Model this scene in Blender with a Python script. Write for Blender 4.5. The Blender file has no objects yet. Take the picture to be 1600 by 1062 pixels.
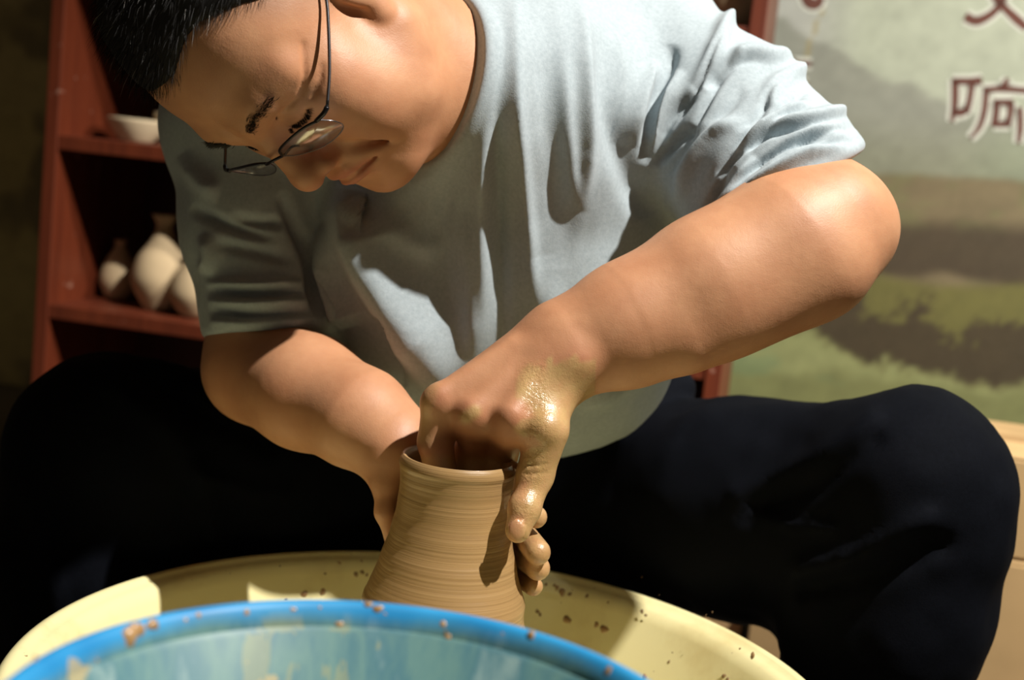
import bpy, bmesh, math, random
import numpy as np
from mathutils import Vector, Matrix

# ------------------------------------------------------------------ camera, world, lamps, exposure
random.seed(7)
rng = np.random.default_rng(7)
SC = bpy.context.scene
COL = SC.collection
FPX = 2100.0
CAM_Z = 0.70
PITCH, ROLL = math.radians(8.0), math.radians(6.0)
FWD = np.array([0, math.cos(PITCH), -math.sin(PITCH)])
_R0 = np.array([1.0, 0, 0]); _U0 = np.array([0, math.sin(PITCH), math.cos(PITCH)])
RGT = math.cos(ROLL) * _R0 + math.sin(ROLL) * _U0
UPV = -math.sin(ROLL) * _R0 + math.cos(ROLL) * _U0
CAM = np.array([0.0, 0.0, CAM_Z])


def fig(px, py, d):                     # a point of the figure frame (right, up, distance)
    return np.array([(px - 800) * d / FPX, (531 - py) * d / FPX, d])


def to_world(q):
    q = np.atleast_2d(np.asarray(q, float))
    return CAM + q[:, :1] * RGT + q[:, 1:2] * UPV + q[:, 2:3] * FWD


def W(px, py, d):
    return to_world(fig(px, py, d))[0]


cam_data = bpy.data.cameras.new('camera')
cam = bpy.data.objects.new('camera', cam_data)
COL.objects.link(cam)
cam.matrix_world = Matrix(((RGT[0], UPV[0], -FWD[0], CAM[0]), (RGT[1], UPV[1], -FWD[1], CAM[1]),
                           (RGT[2], UPV[2], -FWD[2], CAM[2]), (0, 0, 0, 1)))
cam_data.sensor_width = 36.0
cam_data.lens = 36.0 * FPX / 1600.0
cam_data.clip_start = 0.05
cam_data.dof.use_dof = True
cam_data.dof.focus_distance = 0.965
cam_data.dof.aperture_fstop = 5.0
SC.camera = cam

wd = bpy.data.worlds.new('World'); SC.world = wd; wd.use_nodes = True
wb = wd.node_tree.nodes['Background']
wb.inputs[0].default_value = (1.0, 0.70, 0.42, 1); wb.inputs[1].default_value = 0.046

SUBJ = fig(740, 560, 1.02)
LDIR = np.array([0.56, 0.75, -0.37])


def spot(name, loc, target, power, color, size, blend, radius):
    l = bpy.data.lights.new(name, 'SPOT'); l.energy = power; l.color = color
    l.spot_size = math.radians(size); l.spot_blend = blend; l.shadow_soft_size = radius
    o = bpy.data.objects.new(name, l); COL.objects.link(o)
    o.location = loc
    o.rotation_euler = (Vector(target) - Vector(loc)).to_track_quat('-Z', 'Y').to_euler()
    return o


spot('key_spotlight', to_world(SUBJ + 2.2 * LDIR)[0], to_world(SUBJ)[0], 405, (1.0, 0.95, 0.88), 62, 0.5, 0.028)
spot('mural_spotlight', (2.1, 0.55, 2.45), W(1500, 240, 2.3), 560, (1.0, 0.95, 0.86), 58, 0.9, 0.06)

SC.view_settings.view_transform = 'Standard'
SC.view_settings.look = 'None'
SC.view_settings.exposure = 0.0
SC.view_settings.gamma = 1.0
SC.view_settings.use_curve_mapping = False


# ------------------------------------------------------------------ small helpers
def tag(o, label=None, cat=None, group=None, kind=None):
    if label: o['label'] = label
    if cat: o['category'] = cat
    if group: o['group'] = group
    if kind: o['kind'] = kind
    return o


def empty(name, loc, label, cat, group=None):
    o = bpy.data.objects.new(name, None); COL.objects.link(o); o.location = loc
    o.empty_display_size = 0.05
    return tag(o, label, cat, group)


def link(name, me, parent=None, mat=None, smooth=True):
    o = bpy.data.objects.new(name, me); COL.objects.link(o)
    if mat is not None: me.materials.append(mat)
    if smooth:
        me.polygons.foreach_set('use_smooth', np.ones(len(me.polygons), bool))
    if parent is not None:
        o.parent = parent
        pm = Matrix.LocRotScale(parent.location, parent.rotation_euler, parent.scale)
        gp = parent.parent
        while gp is not None:
            pm = Matrix.LocRotScale(gp.location, gp.rotation_euler, gp.scale) @ pm
            gp = gp.parent
        o.matrix_parent_inverse = pm.inverted()
    return o


def mesh_np(name, v, f):
    me = bpy.data.meshes.new(name)
    v = np.asarray(v, np.float32); f = np.asarray(f, np.int32)
    n = f.shape[1]
    me.vertices.add(len(v)); me.vertices.foreach_set('co', v.ravel())
    me.loops.add(f.size); me.loops.foreach_set('vertex_index', f.ravel())
    me.polygons.add(len(f)); me.polygons.foreach_set('loop_start', np.arange(0, f.size, n, dtype=np.int32))
    me.update(calc_edges=True)
    return me


def mesh_py(name, v, f):
    me = bpy.data.meshes.new(name)
    me.from_pydata([tuple(map(float, x)) for x in v], [], [list(map(int, x)) for x in f]); me.update()
    return me


def bm_mesh(name, bm):
    me = bpy.data.meshes.new(name); bmesh.ops.recalc_face_normals(bm, faces=bm.faces[:])
    bm.to_mesh(me); bm.free(); return me


def box_mesh(name, lo, hi, bevel=0.0, M=None):
    bm = bmesh.new()
    bmesh.ops.create_cube(bm, size=1.0)
    for v in bm.verts:
        v.co = Vector([lo[i] + (v.co[i] + 0.5) * (hi[i] - lo[i]) for i in range(3)])
    if bevel: bmesh.ops.bevel(bm, geom=bm.edges[:], offset=bevel, segments=2, affect='EDGES', profile=0.5)
    if M is not None: bmesh.ops.transform(bm, matrix=M, verts=bm.verts)
    return bm_mesh(name, bm)


def lathe_mesh(name, prof, seg=96, closed=False, disp=None):
    prof = np.array(prof, float); n = len(prof)
    a = np.linspace(0, 2 * np.pi, seg, endpoint=False)
    r = np.repeat(prof[:, :1], seg, 1); z = np.repeat(prof[:, 1:2], seg, 1)
    if disp is not None: r = r + disp(a[None, :], z, np.arange(n)[:, None])
    v = np.stack([r * np.cos(a), r * np.sin(a), z], -1).reshape(-1, 3)
    f = []
    for i in range(n if closed else n - 1):
        j = (i + 1) % n
        k = np.arange(seg); k2 = (k + 1) % seg
        f.append(np.stack([i * seg + k, i * seg + k2, j * seg + k2, j * seg + k], -1))
    return mesh_np(name, v, np.concatenate(f))


def tube_mesh(name, pts, rad, seg=10, cap=True):
    pts = [Vector(p) for p in pts]; n = len(pts)
    rad = [rad] * n if np.isscalar(rad) else rad
    v, f = [], []
    up = None
    for i, p in enumerate(pts):
        t = (pts[min(i + 1, n - 1)] - pts[max(i - 1, 0)]).normalized()
        if up is None:
            up = t.orthogonal().normalized()
        else:
            up = (up - t * up.dot(t)).normalized()
        s = t.cross(up)
        for k in range(seg):
            a = 2 * math.pi * k / seg
            v.append(p + (up * math.cos(a) + s * math.sin(a)) * rad[i])
    for i in range(n - 1):
        for k in range(seg):
            k2 = (k + 1) % seg
            f.append((i * seg + k, i * seg + k2, (i + 1) * seg + k2, (i + 1) * seg + k))
    if cap:
        f.append(list(range(seg))[::-1]); f.append([(n - 1) * seg + k for k in range(seg)])
    return mesh_py(name, v, f)


def catmull(pts, n=8):
    P = [np.array(p, float) for p in pts]
    P = [2 * P[0] - P[1]] + P + [2 * P[-1] - P[-2]]
    out = []
    for i in range(1, len(P) - 2):
        for t in np.linspace(0, 1, n, endpoint=False):
            a, b, c, d = P[i - 1], P[i], P[i + 1], P[i + 2]
            out.append(0.5 * (2 * b + (c - a) * t + (2 * a - 5 * b + 4 * c - d) * t * t + (3 * b - a - 3 * c + d) * t ** 3))
    out.append(P[-2])
    return out


# ------------------------------------------------------------------ materials
class MatB:
    def __init__(s, name):
        s.m = bpy.data.materials.new(name); s.m.use_nodes = True
        s.nt = s.m.node_tree; s.b = s.nt.nodes['Principled BSDF']

    def n(s, t, **kw):
        nd = s.nt.nodes.new(t)
        for k, v in kw.items(): setattr(nd, k, v)
        return nd

    def l(s, a, b): s.nt.links.new(a, b)

    def noise(s, scale, detail=4, rough=0.55, stretch=None, coord='Object', distortion=0.0):
        tc = s.n('ShaderNodeTexCoord'); mp = s.n('ShaderNodeMapping')
        if stretch: mp.inputs['Scale'].default_value = stretch
        s.l(tc.outputs[coord], mp.inputs[0])
        nz = s.n('ShaderNodeTexNoise'); nz.inputs['Scale'].default_value = scale
        nz.inputs['Detail'].default_value = detail; nz.inputs['Roughness'].default_value = rough
        nz.inputs['Distortion'].default_value = distortion
        s.l(mp.outputs[0], nz.inputs['Vector'])
        return nz.outputs['Fac']

    def ramp(s, fac, stops):
        r = s.n('ShaderNodeValToRGB'); e = r.color_ramp.elements
        while len(e) < len(stops): e.new(0.5)
        for i, (p, c) in enumerate(stops):
            e[i].position = p; e[i].color = (*c, 1) if len(c) == 3 else c
        s.l(fac, r.inputs[0]); return r.outputs[0]

    def mix(s, fac, a, b, mode='MIX'):
        m = s.n('ShaderNodeMix', data_type='RGBA', blend_type=mode)
        for sock, x in ((m.inputs[0], fac), (m.inputs[6], a), (m.inputs[7], b)):
            if isinstance(x, bpy.types.NodeSocket): s.l(x, sock)
            elif isinstance(x, (int, float)): sock.default_value = x
            else: sock.default_value = (*x, 1)
        return m.outputs[2]

    def math(s, op, a, b=0.0, clamp=False):
        m = s.n('ShaderNodeMath', operation=op, use_clamp=clamp)
        for sock, x in ((m.inputs[0], a), (m.inputs[1], b)):
            if isinstance(x, bpy.types.NodeSocket): s.l(x, sock)
            else: sock.default_value = x
        return m.outputs[0]

    def attr(s, name):
        a = s.n('ShaderNodeAttribute'); a.attribute_name = name
        sp = s.n('ShaderNodeSeparateColor'); s.l(a.outputs['Color'], sp.inputs[0])
        return a, sp.outputs

    def bump(s, h, strength=0.3, dist=0.001, prev=None):
        b = s.n('ShaderNodeBump'); b.inputs['Strength'].default_value = strength
        b.inputs['Distance'].default_value = dist
        s.l(h, b.inputs['Height'])
        if prev is not None: s.l(prev, b.inputs['Normal'])
        return b.outputs[0]

    def set(s, **kw):
        for k, v in kw.items():
            i = s.b.inputs[k.replace('_', ' ')]
            if isinstance(v, bpy.types.NodeSocket): s.l(v, i)
            elif isinstance(v, tuple) and len(v) == 3 and i.type == 'RGBA': i.default_value = (*v, 1)
            else: i.default_value = v
        return s


def plain(name, col, rough=0.6, metallic=0.0, var=0.15, scale=12.0, spec=0.5):
    m = MatB(name)
    fac = m.noise(scale)
    lo = tuple(c * (1 - var) for c in col); hi = tuple(min(1, c * (1 + var)) for c in col)
    m.set(Base_Color=m.ramp(fac, [(0.3, lo), (0.7, hi)]), Roughness=rough, Metallic=metallic)
    m.b.inputs['Specular IOR Level'].default_value = spec
    return m.m


def mat_skin():
    m = MatB('skin')
    a, ch = m.attr('tint')
    big = m.noise(28, 3); fine = m.noise(900, 2); mid = m.noise(140, 3)
    base = m.ramp(big, [(0.3, (0.465, 0.215, 0.108)), (0.7, (0.575, 0.295, 0.155))])
    base = m.mix(m.math('MULTIPLY', mid, 0.35), base, (0.44, 0.20, 0.10))
    base = m.mix(m.math('MULTIPLY', ch[0], 0.75), base, (0.40, 0.105, 0.06))
    base = m.mix(m.math('MULTIPLY', ch[1], 0.85), base, (0.05, 0.036, 0.028))
    clayc = m.ramp(m.noise(60, 4), [(0.3, (0.42, 0.265, 0.105)), (0.7, (0.54, 0.355, 0.155))])
    clay = m.math('MULTIPLY', ch[2], m.math('ADD', m.math('MULTIPLY', m.noise(90, 3), 1.1), 0.30, True), True)
    col = m.mix(clay, base, clayc)
    wet = a.outputs['Alpha']
    rough = m.math('SUBTRACT', 0.52, m.math('MULTIPLY', wet, 0.28))
    m.set(Base_Color=col, Roughness=rough)
    m.b.inputs['Subsurface Weight'].default_value = 0.10
    m.b.inputs['Subsurface Radius'].default_value = (0.010, 0.004, 0.002)
    m.b.inputs['Subsurface Scale'].default_value = 0.4
    m.b.inputs['Coat Roughness'].default_value = 0.2
    m.set(Coat_Weight=m.math('MULTIPLY', wet, 0.45))
    gl = m.noise(420, 3, 0.7)
    h = m.math('ADD', m.math('MULTIPLY', fine, 0.25), m.math('MULTIPLY', m.math('MULTIPLY', gl, wet), 1.5))
    h = m.math('ADD', h, m.math('MULTIPLY', mid, 0.5))
    nb = m.bump(h, 0.45, 0.0010)
    m.set(Normal=nb)
    m.l(nb, m.b.inputs['Coat Normal'])
    return m.m


def mat_fabric(name, c1, c2, scale=260, rough=0.9, bump=0.35, sheen=0.15):
    m = MatB(name)
    f1 = m.noise(scale, 3, 0.7); f2 = m.noise(14, 3)
    col = m.ramp(f1, [(0.3, c1), (0.7, c2)])
    col = m.mix(m.math('MULTIPLY', f2, 0.12), col, tuple(x * 0.6 for x in c1))
    m.set(Base_Color=col, Roughness=rough, Normal=m.bump(m.noise(scale * 3, 2), bump, 0.0006))
    m.b.inputs['Sheen Weight'].default_value = sheen
    m.b.inputs['Specular IOR Level'].default_value = 0.2
    return m.m


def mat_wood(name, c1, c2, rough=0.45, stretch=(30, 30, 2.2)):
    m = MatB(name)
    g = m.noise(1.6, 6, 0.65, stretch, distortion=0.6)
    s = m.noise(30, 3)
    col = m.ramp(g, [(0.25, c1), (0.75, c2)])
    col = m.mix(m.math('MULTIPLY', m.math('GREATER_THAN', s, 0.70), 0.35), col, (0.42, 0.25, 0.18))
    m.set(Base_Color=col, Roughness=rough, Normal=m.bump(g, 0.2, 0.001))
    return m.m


def mat_pot():
    m = MatB('wet_clay')
    rings = m.noise(2.2, 6, 0.65, (1.0, 1.0, 210), distortion=0.0)
    soft = m.noise(2.0, 3, 0.6, (12, 12, 60))
    col = m.ramp(rings, [(0.22, (0.26, 0.155, 0.062)), (0.5, (0.385, 0.24, 0.10)), (0.80, (0.48, 0.315, 0.14))])
    col = m.mix(m.math('MULTIPLY', soft, 0.3), col, (0.27, 0.155, 0.062))
    m.set(Base_Color=col, Roughness=m.ramp(soft, [(0.3, (0.28,) * 3), (0.7, (0.46,) * 3)]),
          Normal=m.bump(rings, 0.4, 0.0011))
    m.b.inputs['Coat Weight'].default_value = 0.25; m.b.inputs['Coat Roughness'].default_value = 0.16
    return m.m


def mat_bisque(name, c):
    m = MatB(name)
    n1 = m.noise(25, 4)
    m.set(Base_Color=m.ramp(n1, [(0.3, tuple(x * 0.86 for x in c)), (0.7, c)]), Roughness=0.85,
          Normal=m.bump(m.noise(300, 2), 0.15, 0.0006))
    return m.m


def mat_pan():
    m = MatB('cream_plastic')
    st = m.noise(9, 5, 0.65); sp = m.noise(55, 3, 0.6)
    col = m.mix(m.ramp(st, [(0.52, (0, 0, 0)), (0.78, (0.55, 0.55, 0.55))]), (0.86, 0.78, 0.42), (0.55, 0.40, 0.13))
    col = m.mix(m.math('MULTIPLY', m.math('GREATER_THAN', sp, 0.715), 0.8), col, (0.30, 0.19, 0.08))
    m.set(Base_Color=col, Roughness=0.34)
    m.b.inputs['Coat Weight'].default_value = 0.2
    return m.m


def mat_bowl():
    m = MatB('blue_plastic')
    geo = m.n('ShaderNodeTexCoord'); sep = m.n('ShaderNodeSeparateXYZ'); m.l(geo.outputs['Object'], sep.inputs[0])
    wash = m.noise(3.0, 6, 0.6, (9, 9, 2.2))
    wob = m.noise(14, 3)
    zz = m.math('ADD', sep.outputs['Z'], m.math('MULTIPLY', m.math('SUBTRACT', wob, 0.5), 0.012))
    below = m.n('ShaderNodeMapRange'); below.inputs[1].default_value = -0.003; below.inputs[2].default_value = -0.010
    m.l(zz, below.inputs[0])
    blue = m.ramp(m.noise(20, 2), [(0.3, (0.012, 0.20, 0.46)), (0.7, (0.03, 0.29, 0.58))])
    film = m.ramp(wash, [(0.34, (0.045, 0.145, 0.19)), (0.47, (0.12, 0.235, 0.22)), (0.56, (0.07, 0.175, 0.205)), (0.66, (0.24, 0.35, 0.335))])
    film = m.mix(m.math('MULTIPLY', m.math('GREATER_THAN', m.noise(6, 4, 0.6, (5, 5, 1.5)), 0.60), 0.45), film, (0.30, 0.30, 0.14))
    col = m.mix(below.outputs[0], blue, film)
    fle = m.noise(38, 4, 0.6)
    col = m.mix(m.math('MULTIPLY', m.math('GREATER_THAN', fle, 0.655), 0.7), col, (0.42, 0.33, 0.15))
    m.set(Base_Color=col, Roughness=0.45)
    m.b.inputs['Coat Weight'].default_value = 0.0; m.b.inputs['Specular IOR Level'].default_value = 0.3
    return m.m


def mat_vertex(name, attr, rough=0.7):
    m = MatB(name)
    a = m.n('ShaderNodeAttribute'); a.attribute_name = attr
    nz = m.noise(180, 2)
    m.set(Base_Color=m.mix(m.math('MULTIPLY', nz, 0.12), a.outputs['Color'], (0.3, 0.28, 0.2)), Roughness=rough)
    return m.m


def mat_glass():
    m = MatB('lens_glass')
    nt = m.nt; out = nt.nodes['Material Output']
    tr = m.n('ShaderNodeBsdfTransparent'); tr.inputs[0].default_value = (0.90, 0.90, 0.92, 1)
    gl = m.n('ShaderNodeBsdfGlossy'); gl.inputs['Roughness'].default_value = 0.22
    fr = m.n('ShaderNodeFresnel'); fr.inputs[0].default_value = 1.6
    mx = m.n('ShaderNodeMixShader')
    m.l(m.math('ADD', m.math('MULTIPLY', fr.outputs[0], 0.4), 0.015, True), mx.inputs[0]); m.l(tr.outputs[0], mx.inputs[1]); m.l(gl.outputs[0], mx.inputs[2])
    m.l(mx.outputs[0], out.inputs['Surface'])
    return m.m


M_SKIN = mat_skin()
M_SHIRT = mat_fabric('grey_jersey', (0.335, 0.395, 0.425), (0.425, 0.49, 0.52), 300, 0.92, 0.3)
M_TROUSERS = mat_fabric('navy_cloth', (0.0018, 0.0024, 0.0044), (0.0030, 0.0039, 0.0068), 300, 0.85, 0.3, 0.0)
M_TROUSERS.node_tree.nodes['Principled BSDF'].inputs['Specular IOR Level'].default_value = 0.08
M_POT = mat_pot()
M_PAN = mat_pan()
M_BOWL = mat_bowl()
M_CLAY = plain('clay_lump', (0.34, 0.20, 0.085), 0.3, var=0.25, scale=60)
M_CLAYDRY = plain('dry_clay', (0.24, 0.145, 0.065), 0.6, var=0.3, scale=60)
M_WOOD = mat_wood('red_brown_wood', (0.072, 0.0125, 0.0042), (0.140, 0.027, 0.0085))
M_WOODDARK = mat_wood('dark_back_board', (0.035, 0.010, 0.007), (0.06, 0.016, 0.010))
M_STOOL = mat_wood('stool_wood', (0.16, 0.09, 0.045), (0.25, 0.15, 0.08))
M_BISQ = mat_bisque('bisque_clay', (0.50, 0.375, 0.22))
M_BISQ2 = mat_bisque('pale_bisque', (0.56, 0.46, 0.30))
M_CARD = plain('cardboard', (0.40, 0.265, 0.125), 0.85, var=0.12, scale=8, spec=0.2)
M_TAPE = plain('brown_tape', (0.36, 0.22, 0.10), 0.3, var=0.1)
M_WALL = plain('painted_plaster', (0.20, 0.17, 0.10), 0.9, var=0.15, scale=3)
M_FLOOR = plain('concrete_floor', (0.10, 0.085, 0.065), 0.8, var=0.25, scale=5)
M_STEEL = plain('grey_steel', (0.30, 0.30, 0.30), 0.35, metallic=0.9)
M_GREY = plain('grey_enamel', (0.22, 0.24, 0.25), 0.4)
M_FRAME = plain('dark_metal', (0.035, 0.034, 0.038), 0.28, metallic=0.85)
M_TEMPLE = plain('polished_steel', (0.20, 0.20, 0.22), 0.22, metallic=1.0)
M_GLASS = mat_glass()
M_SHOE = plain('black_leather', (0.014, 0.013, 0.013), 0.45)
M_INK = plain('brown_ink', (0.155, 0.055, 0.038), 0.7, var=0.15, scale=40)
M_HALO = plain('pale_ink', (0.74, 0.77, 0.68), 0.7, var=0.05)


def mat_hair():
    m = MatB('hair')
    a, ch = m.attr('grey')
    m.set(Base_Color=m.mix(ch[0], (0.007, 0.006, 0.0055), (0.55, 0.53, 0.50)), Roughness=0.62)
    m.b.inputs['Specular IOR Level'].default_value = 0.25
    return m.m


M_HAIR = mat_hair()

# ------------------------------------------------------------------ distance-field modelling (numpy)
F32 = np.float32


def smin(a, b, k):
    if np.isscalar(k) and k <= 0: return np.minimum(a, b)
    h = np.clip(0.5 + 0.5 * (b - a) / k, 0, 1)
    return b + (a - b) * h - k * h * (1 - h)


def smax(a, b, k): return -smin(-a, -b, k)


def rcone(p, a, b, ra, rb):
    a = np.asarray(a, F32); ba = np.asarray(b, F32) - a
    pa = p - a
    t = np.clip(pa @ ba / max(float(ba @ ba), 1e-12), 0, 1)
    d = pa - t[:, None] * ba
    return np.sqrt((d * d).sum(1)) - (ra + (rb - ra) * t)


def ellip(p, c, r, M=None):
    q = p - np.asarray(c, F32)
    if M is not None: q = q @ np.asarray(M, F32)
    r = np.asarray(r, F32)
    k0 = np.sqrt(((q / r) ** 2).sum(1)); k1 = np.sqrt(((q / (r * r)) ** 2).sum(1))
    return np.where(k1 > 1e-6, k0 * (k0 - 1) / np.maximum(k1, 1e-6), -float(r.min()))


def chain(p, pts, k=0.0):
    d = None
    for (a, ra), (b, rb) in zip(pts[:-1], pts[1:]):
        e = rcone(p, a, b, ra, rb)
        d = e if d is None else smin(d, e, k)
    return d


def boxed(p, fn, lo, hi, m=0.03):
    lo = np.asarray(lo, F32) - m; hi = np.asarray(hi, F32) + m
    inside = ((p > lo) & (p < hi)).all(1)
    q = np.maximum(np.maximum(lo - p, p - hi), 0)
    out = np.sqrt((q * q).sum(1)) + m
    if inside.any(): out[inside] = np.minimum(fn(p[inside]), 10)
    return out.astype(F32)


def sdf_mesh(fn, lo, hi, h, project=2):
    K = 4
    lo = np.asarray(lo, float); hi = np.asarray(hi, float)
    nc = np.ceil((hi - lo) / (h * K)).astype(int)
    n = nc * K + 1
    ax = [lo[i] + (np.arange(nc[i]) + 0.5) * h * K for i in range(3)]
    g = np.stack(np.meshgrid(*ax, indexing='ij'), -1).reshape(-1, 3).astype(F32)
    dc = np.concatenate([fn(c) for c in np.array_split(g, max(1, len(g) // 200000))])
    act = np.abs(dc) < h * K * 1.6
    inside_c = (dc < 0).reshape(nc)
    S = np.zeros(n, F32)
    big = np.where(np.repeat(np.repeat(np.repeat(inside_c, K, 0), K, 1), K, 2), -1.0, 1.0).astype(F32)
    S[:-1, :-1, :-1] = big; S[-1] = 1; S[:, -1] = 1; S[:, :, -1] = 1
    del big
    ci = np.argwhere(act.reshape(nc)) * K
    off = np.stack(np.meshgrid(*[np.arange(K)] * 3, indexing='ij'), -1).reshape(-1, 3)
    idx = (ci[:, None, :] + off[None]).reshape(-1, 3)
    P = (lo + idx * h).astype(F32)
    S[idx[:, 0], idx[:, 1], idx[:, 2]] = np.concatenate([fn(c) for c in np.array_split(P, max(1, len(P) // 200000))])
    neg = (S < 0)
    cnt = np.zeros(n - 1, np.uint8)
    for dx in (0, 1):
        for dy in (0, 1):
            for dz in (0, 1):
                cnt += neg[dx:n[0] - 1 + dx, dy:n[1] - 1 + dy, dz:n[2] - 1 + dz]
    cells = np.argwhere((cnt > 0) & (cnt < 8))
    corners = np.array([(x, y, z) for x in (0, 1) for y in (0, 1) for z in (0, 1)])
    vals = np.stack([S[tuple((cells + c).T)] for c in corners], 1)
    acc = np.zeros((len(cells), 3)); num = np.zeros(len(cells))
    for i in range(8):
        for j in range(i + 1, 8):
            if np.abs(corners[i] - corners[j]).sum() != 1: continue
            a, b = vals[:, i], vals[:, j]
            m = (a < 0) != (b < 0)
            t = np.where(m, a / np.where(m, a - b, 1), 0)
            acc += m[:, None] * (corners[i] + t[:, None] * (corners[j] - corners[i])); num += m
    v = lo + (cells + acc / np.maximum(num, 1)[:, None]) * h
    vid = np.full(n - 1, -1, np.int32); vid[tuple(cells.T)] = np.arange(len(cells))
    faces = []
    for axis in range(3):
        u, w = [(1, 2), (2, 0), (0, 1)][axis]
        sl0 = [slice(None)] * 3; sl1 = [slice(None)] * 3
        sl0[axis] = slice(0, -1); sl1[axis] = slice(1, None)
        A, B = neg[tuple(sl0)], neg[tuple(sl1)]
        e = np.argwhere(A != B)
        e = e[(e[:, u] > 0) & (e[:, w] > 0) & (e[:, u] < n[u] - 1) & (e[:, w] < n[w] - 1)]
        flip = A[tuple(e.T)]
        def cell(du, dw):
            c = e.copy(); c[:, u] -= du; c[:, w] -= dw
            return vid[tuple(c.T)]
        q = np.stack([cell(1, 1), cell(0, 1), cell(0, 0), cell(1, 0)], 1)
        q[~flip] = q[~flip][:, ::-1]
        faces.append(q)
    faces = np.concatenate(faces)
    faces = faces[(faces >= 0).all(1)]
    v = v.astype(F32)
    for _ in range(project):
        outv = []
        for c in np.array_split(v, max(1, len(v) // 100000)):
            e = 0.35 * h
            f0 = fn(c)
            gr = np.stack([fn(c + np.array(o, F32) * e) - f0 for o in ((1, 0, 0), (0, 1, 0), (0, 0, 1))], 1) / e
            st = f0[:, None] * gr / np.maximum((gr * gr).sum(1, keepdims=True), 0.15)
            L = np.sqrt((st * st).sum(1, keepdims=True))
            outv.append(c - st * np.minimum(1, 0.6 * h / np.maximum(L, 1e-9)))
        v = np.concatenate(outv)
    return v, faces


def fig_mesh(name, v, f):               # the figure frame is mirrored, so faces turn round
    return mesh_np(name, to_world(v), f[:, ::-1])


def proj(p):
    return np.stack([800 + FPX * p[:, 0] / p[:, 2], 531 - FPX * p[:, 1] / p[:, 2]], 1)


def vnoise(p, scale, seed=0):
    q = p * scale; i = np.floor(q).astype(np.int64); f = q - i
    f = f * f * (3 - 2 * f)
    def hsh(a):
        x = (a[:, 0] * 374761393 + a[:, 1] * 668265263 + a[:, 2] * 2147483647 + seed * 974711) & 0xffffffff
        x = ((x ^ (x >> 13)) * 1274126177) & 0xffffffff
        return ((x ^ (x >> 16)) & 0xffff) / 65535.0
    r = 0
    for dx in (0, 1):
        for dy in (0, 1):
            for dz in (0, 1):
                w = (f[:, 0] if dx else 1 - f[:, 0]) * (f[:, 1] if dy else 1 - f[:, 1]) * (f[:, 2] if dz else 1 - f[:, 2])
                r = r + w * hsh(i + np.array([dx, dy, dz]))
    return r - 0.5


def poly_dist(q, pts, param=False):
    pts = np.asarray(pts, F32); best = None; par = None; n = len(pts) - 1
    for i, (a, b) in enumerate(zip(pts[:-1], pts[1:])):
        ba = b - a; pa = q - a
        t = np.clip(pa @ ba / max(float(ba @ ba), 1e-9), 0, 1)
        d = pa - t[:, None] * ba
        d = np.sqrt((d * d).sum(1))
        if param:
            u = (i + t) / n
            par = u if best is None else np.where(d < best, u, par)
        best = d if best is None else np.minimum(best, d)
    return (best, par) if param else best


# ---- head frame (left, forward, up)
HR = np.array([[0.61070238, -0.08992521, -0.78673761], [0.15825347, -0.95962774, 0.23253051],
               [-0.77588559, -0.26651089, -0.57181597]])
HT = np.array([-0.17216482, 0.23393646, 1.0]); HS = 1.008


def hl(q): return HR @ (np.asarray(q, float) * HS) + HT          # head local -> figure


def to_head(p): return ((p - HT.astype(F32)) @ HR.astype(F32)) / HS


def skull(q):
    d = ellip(q, (0, -.018, .036), (.077, .097, .088))
    d = smin(d, ellip(q, (0, .026, .032), (.070, .063, .072)), .03)
    return d


CROW = []                               # creases at the outer corner of the eye, laid on the skin below


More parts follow.
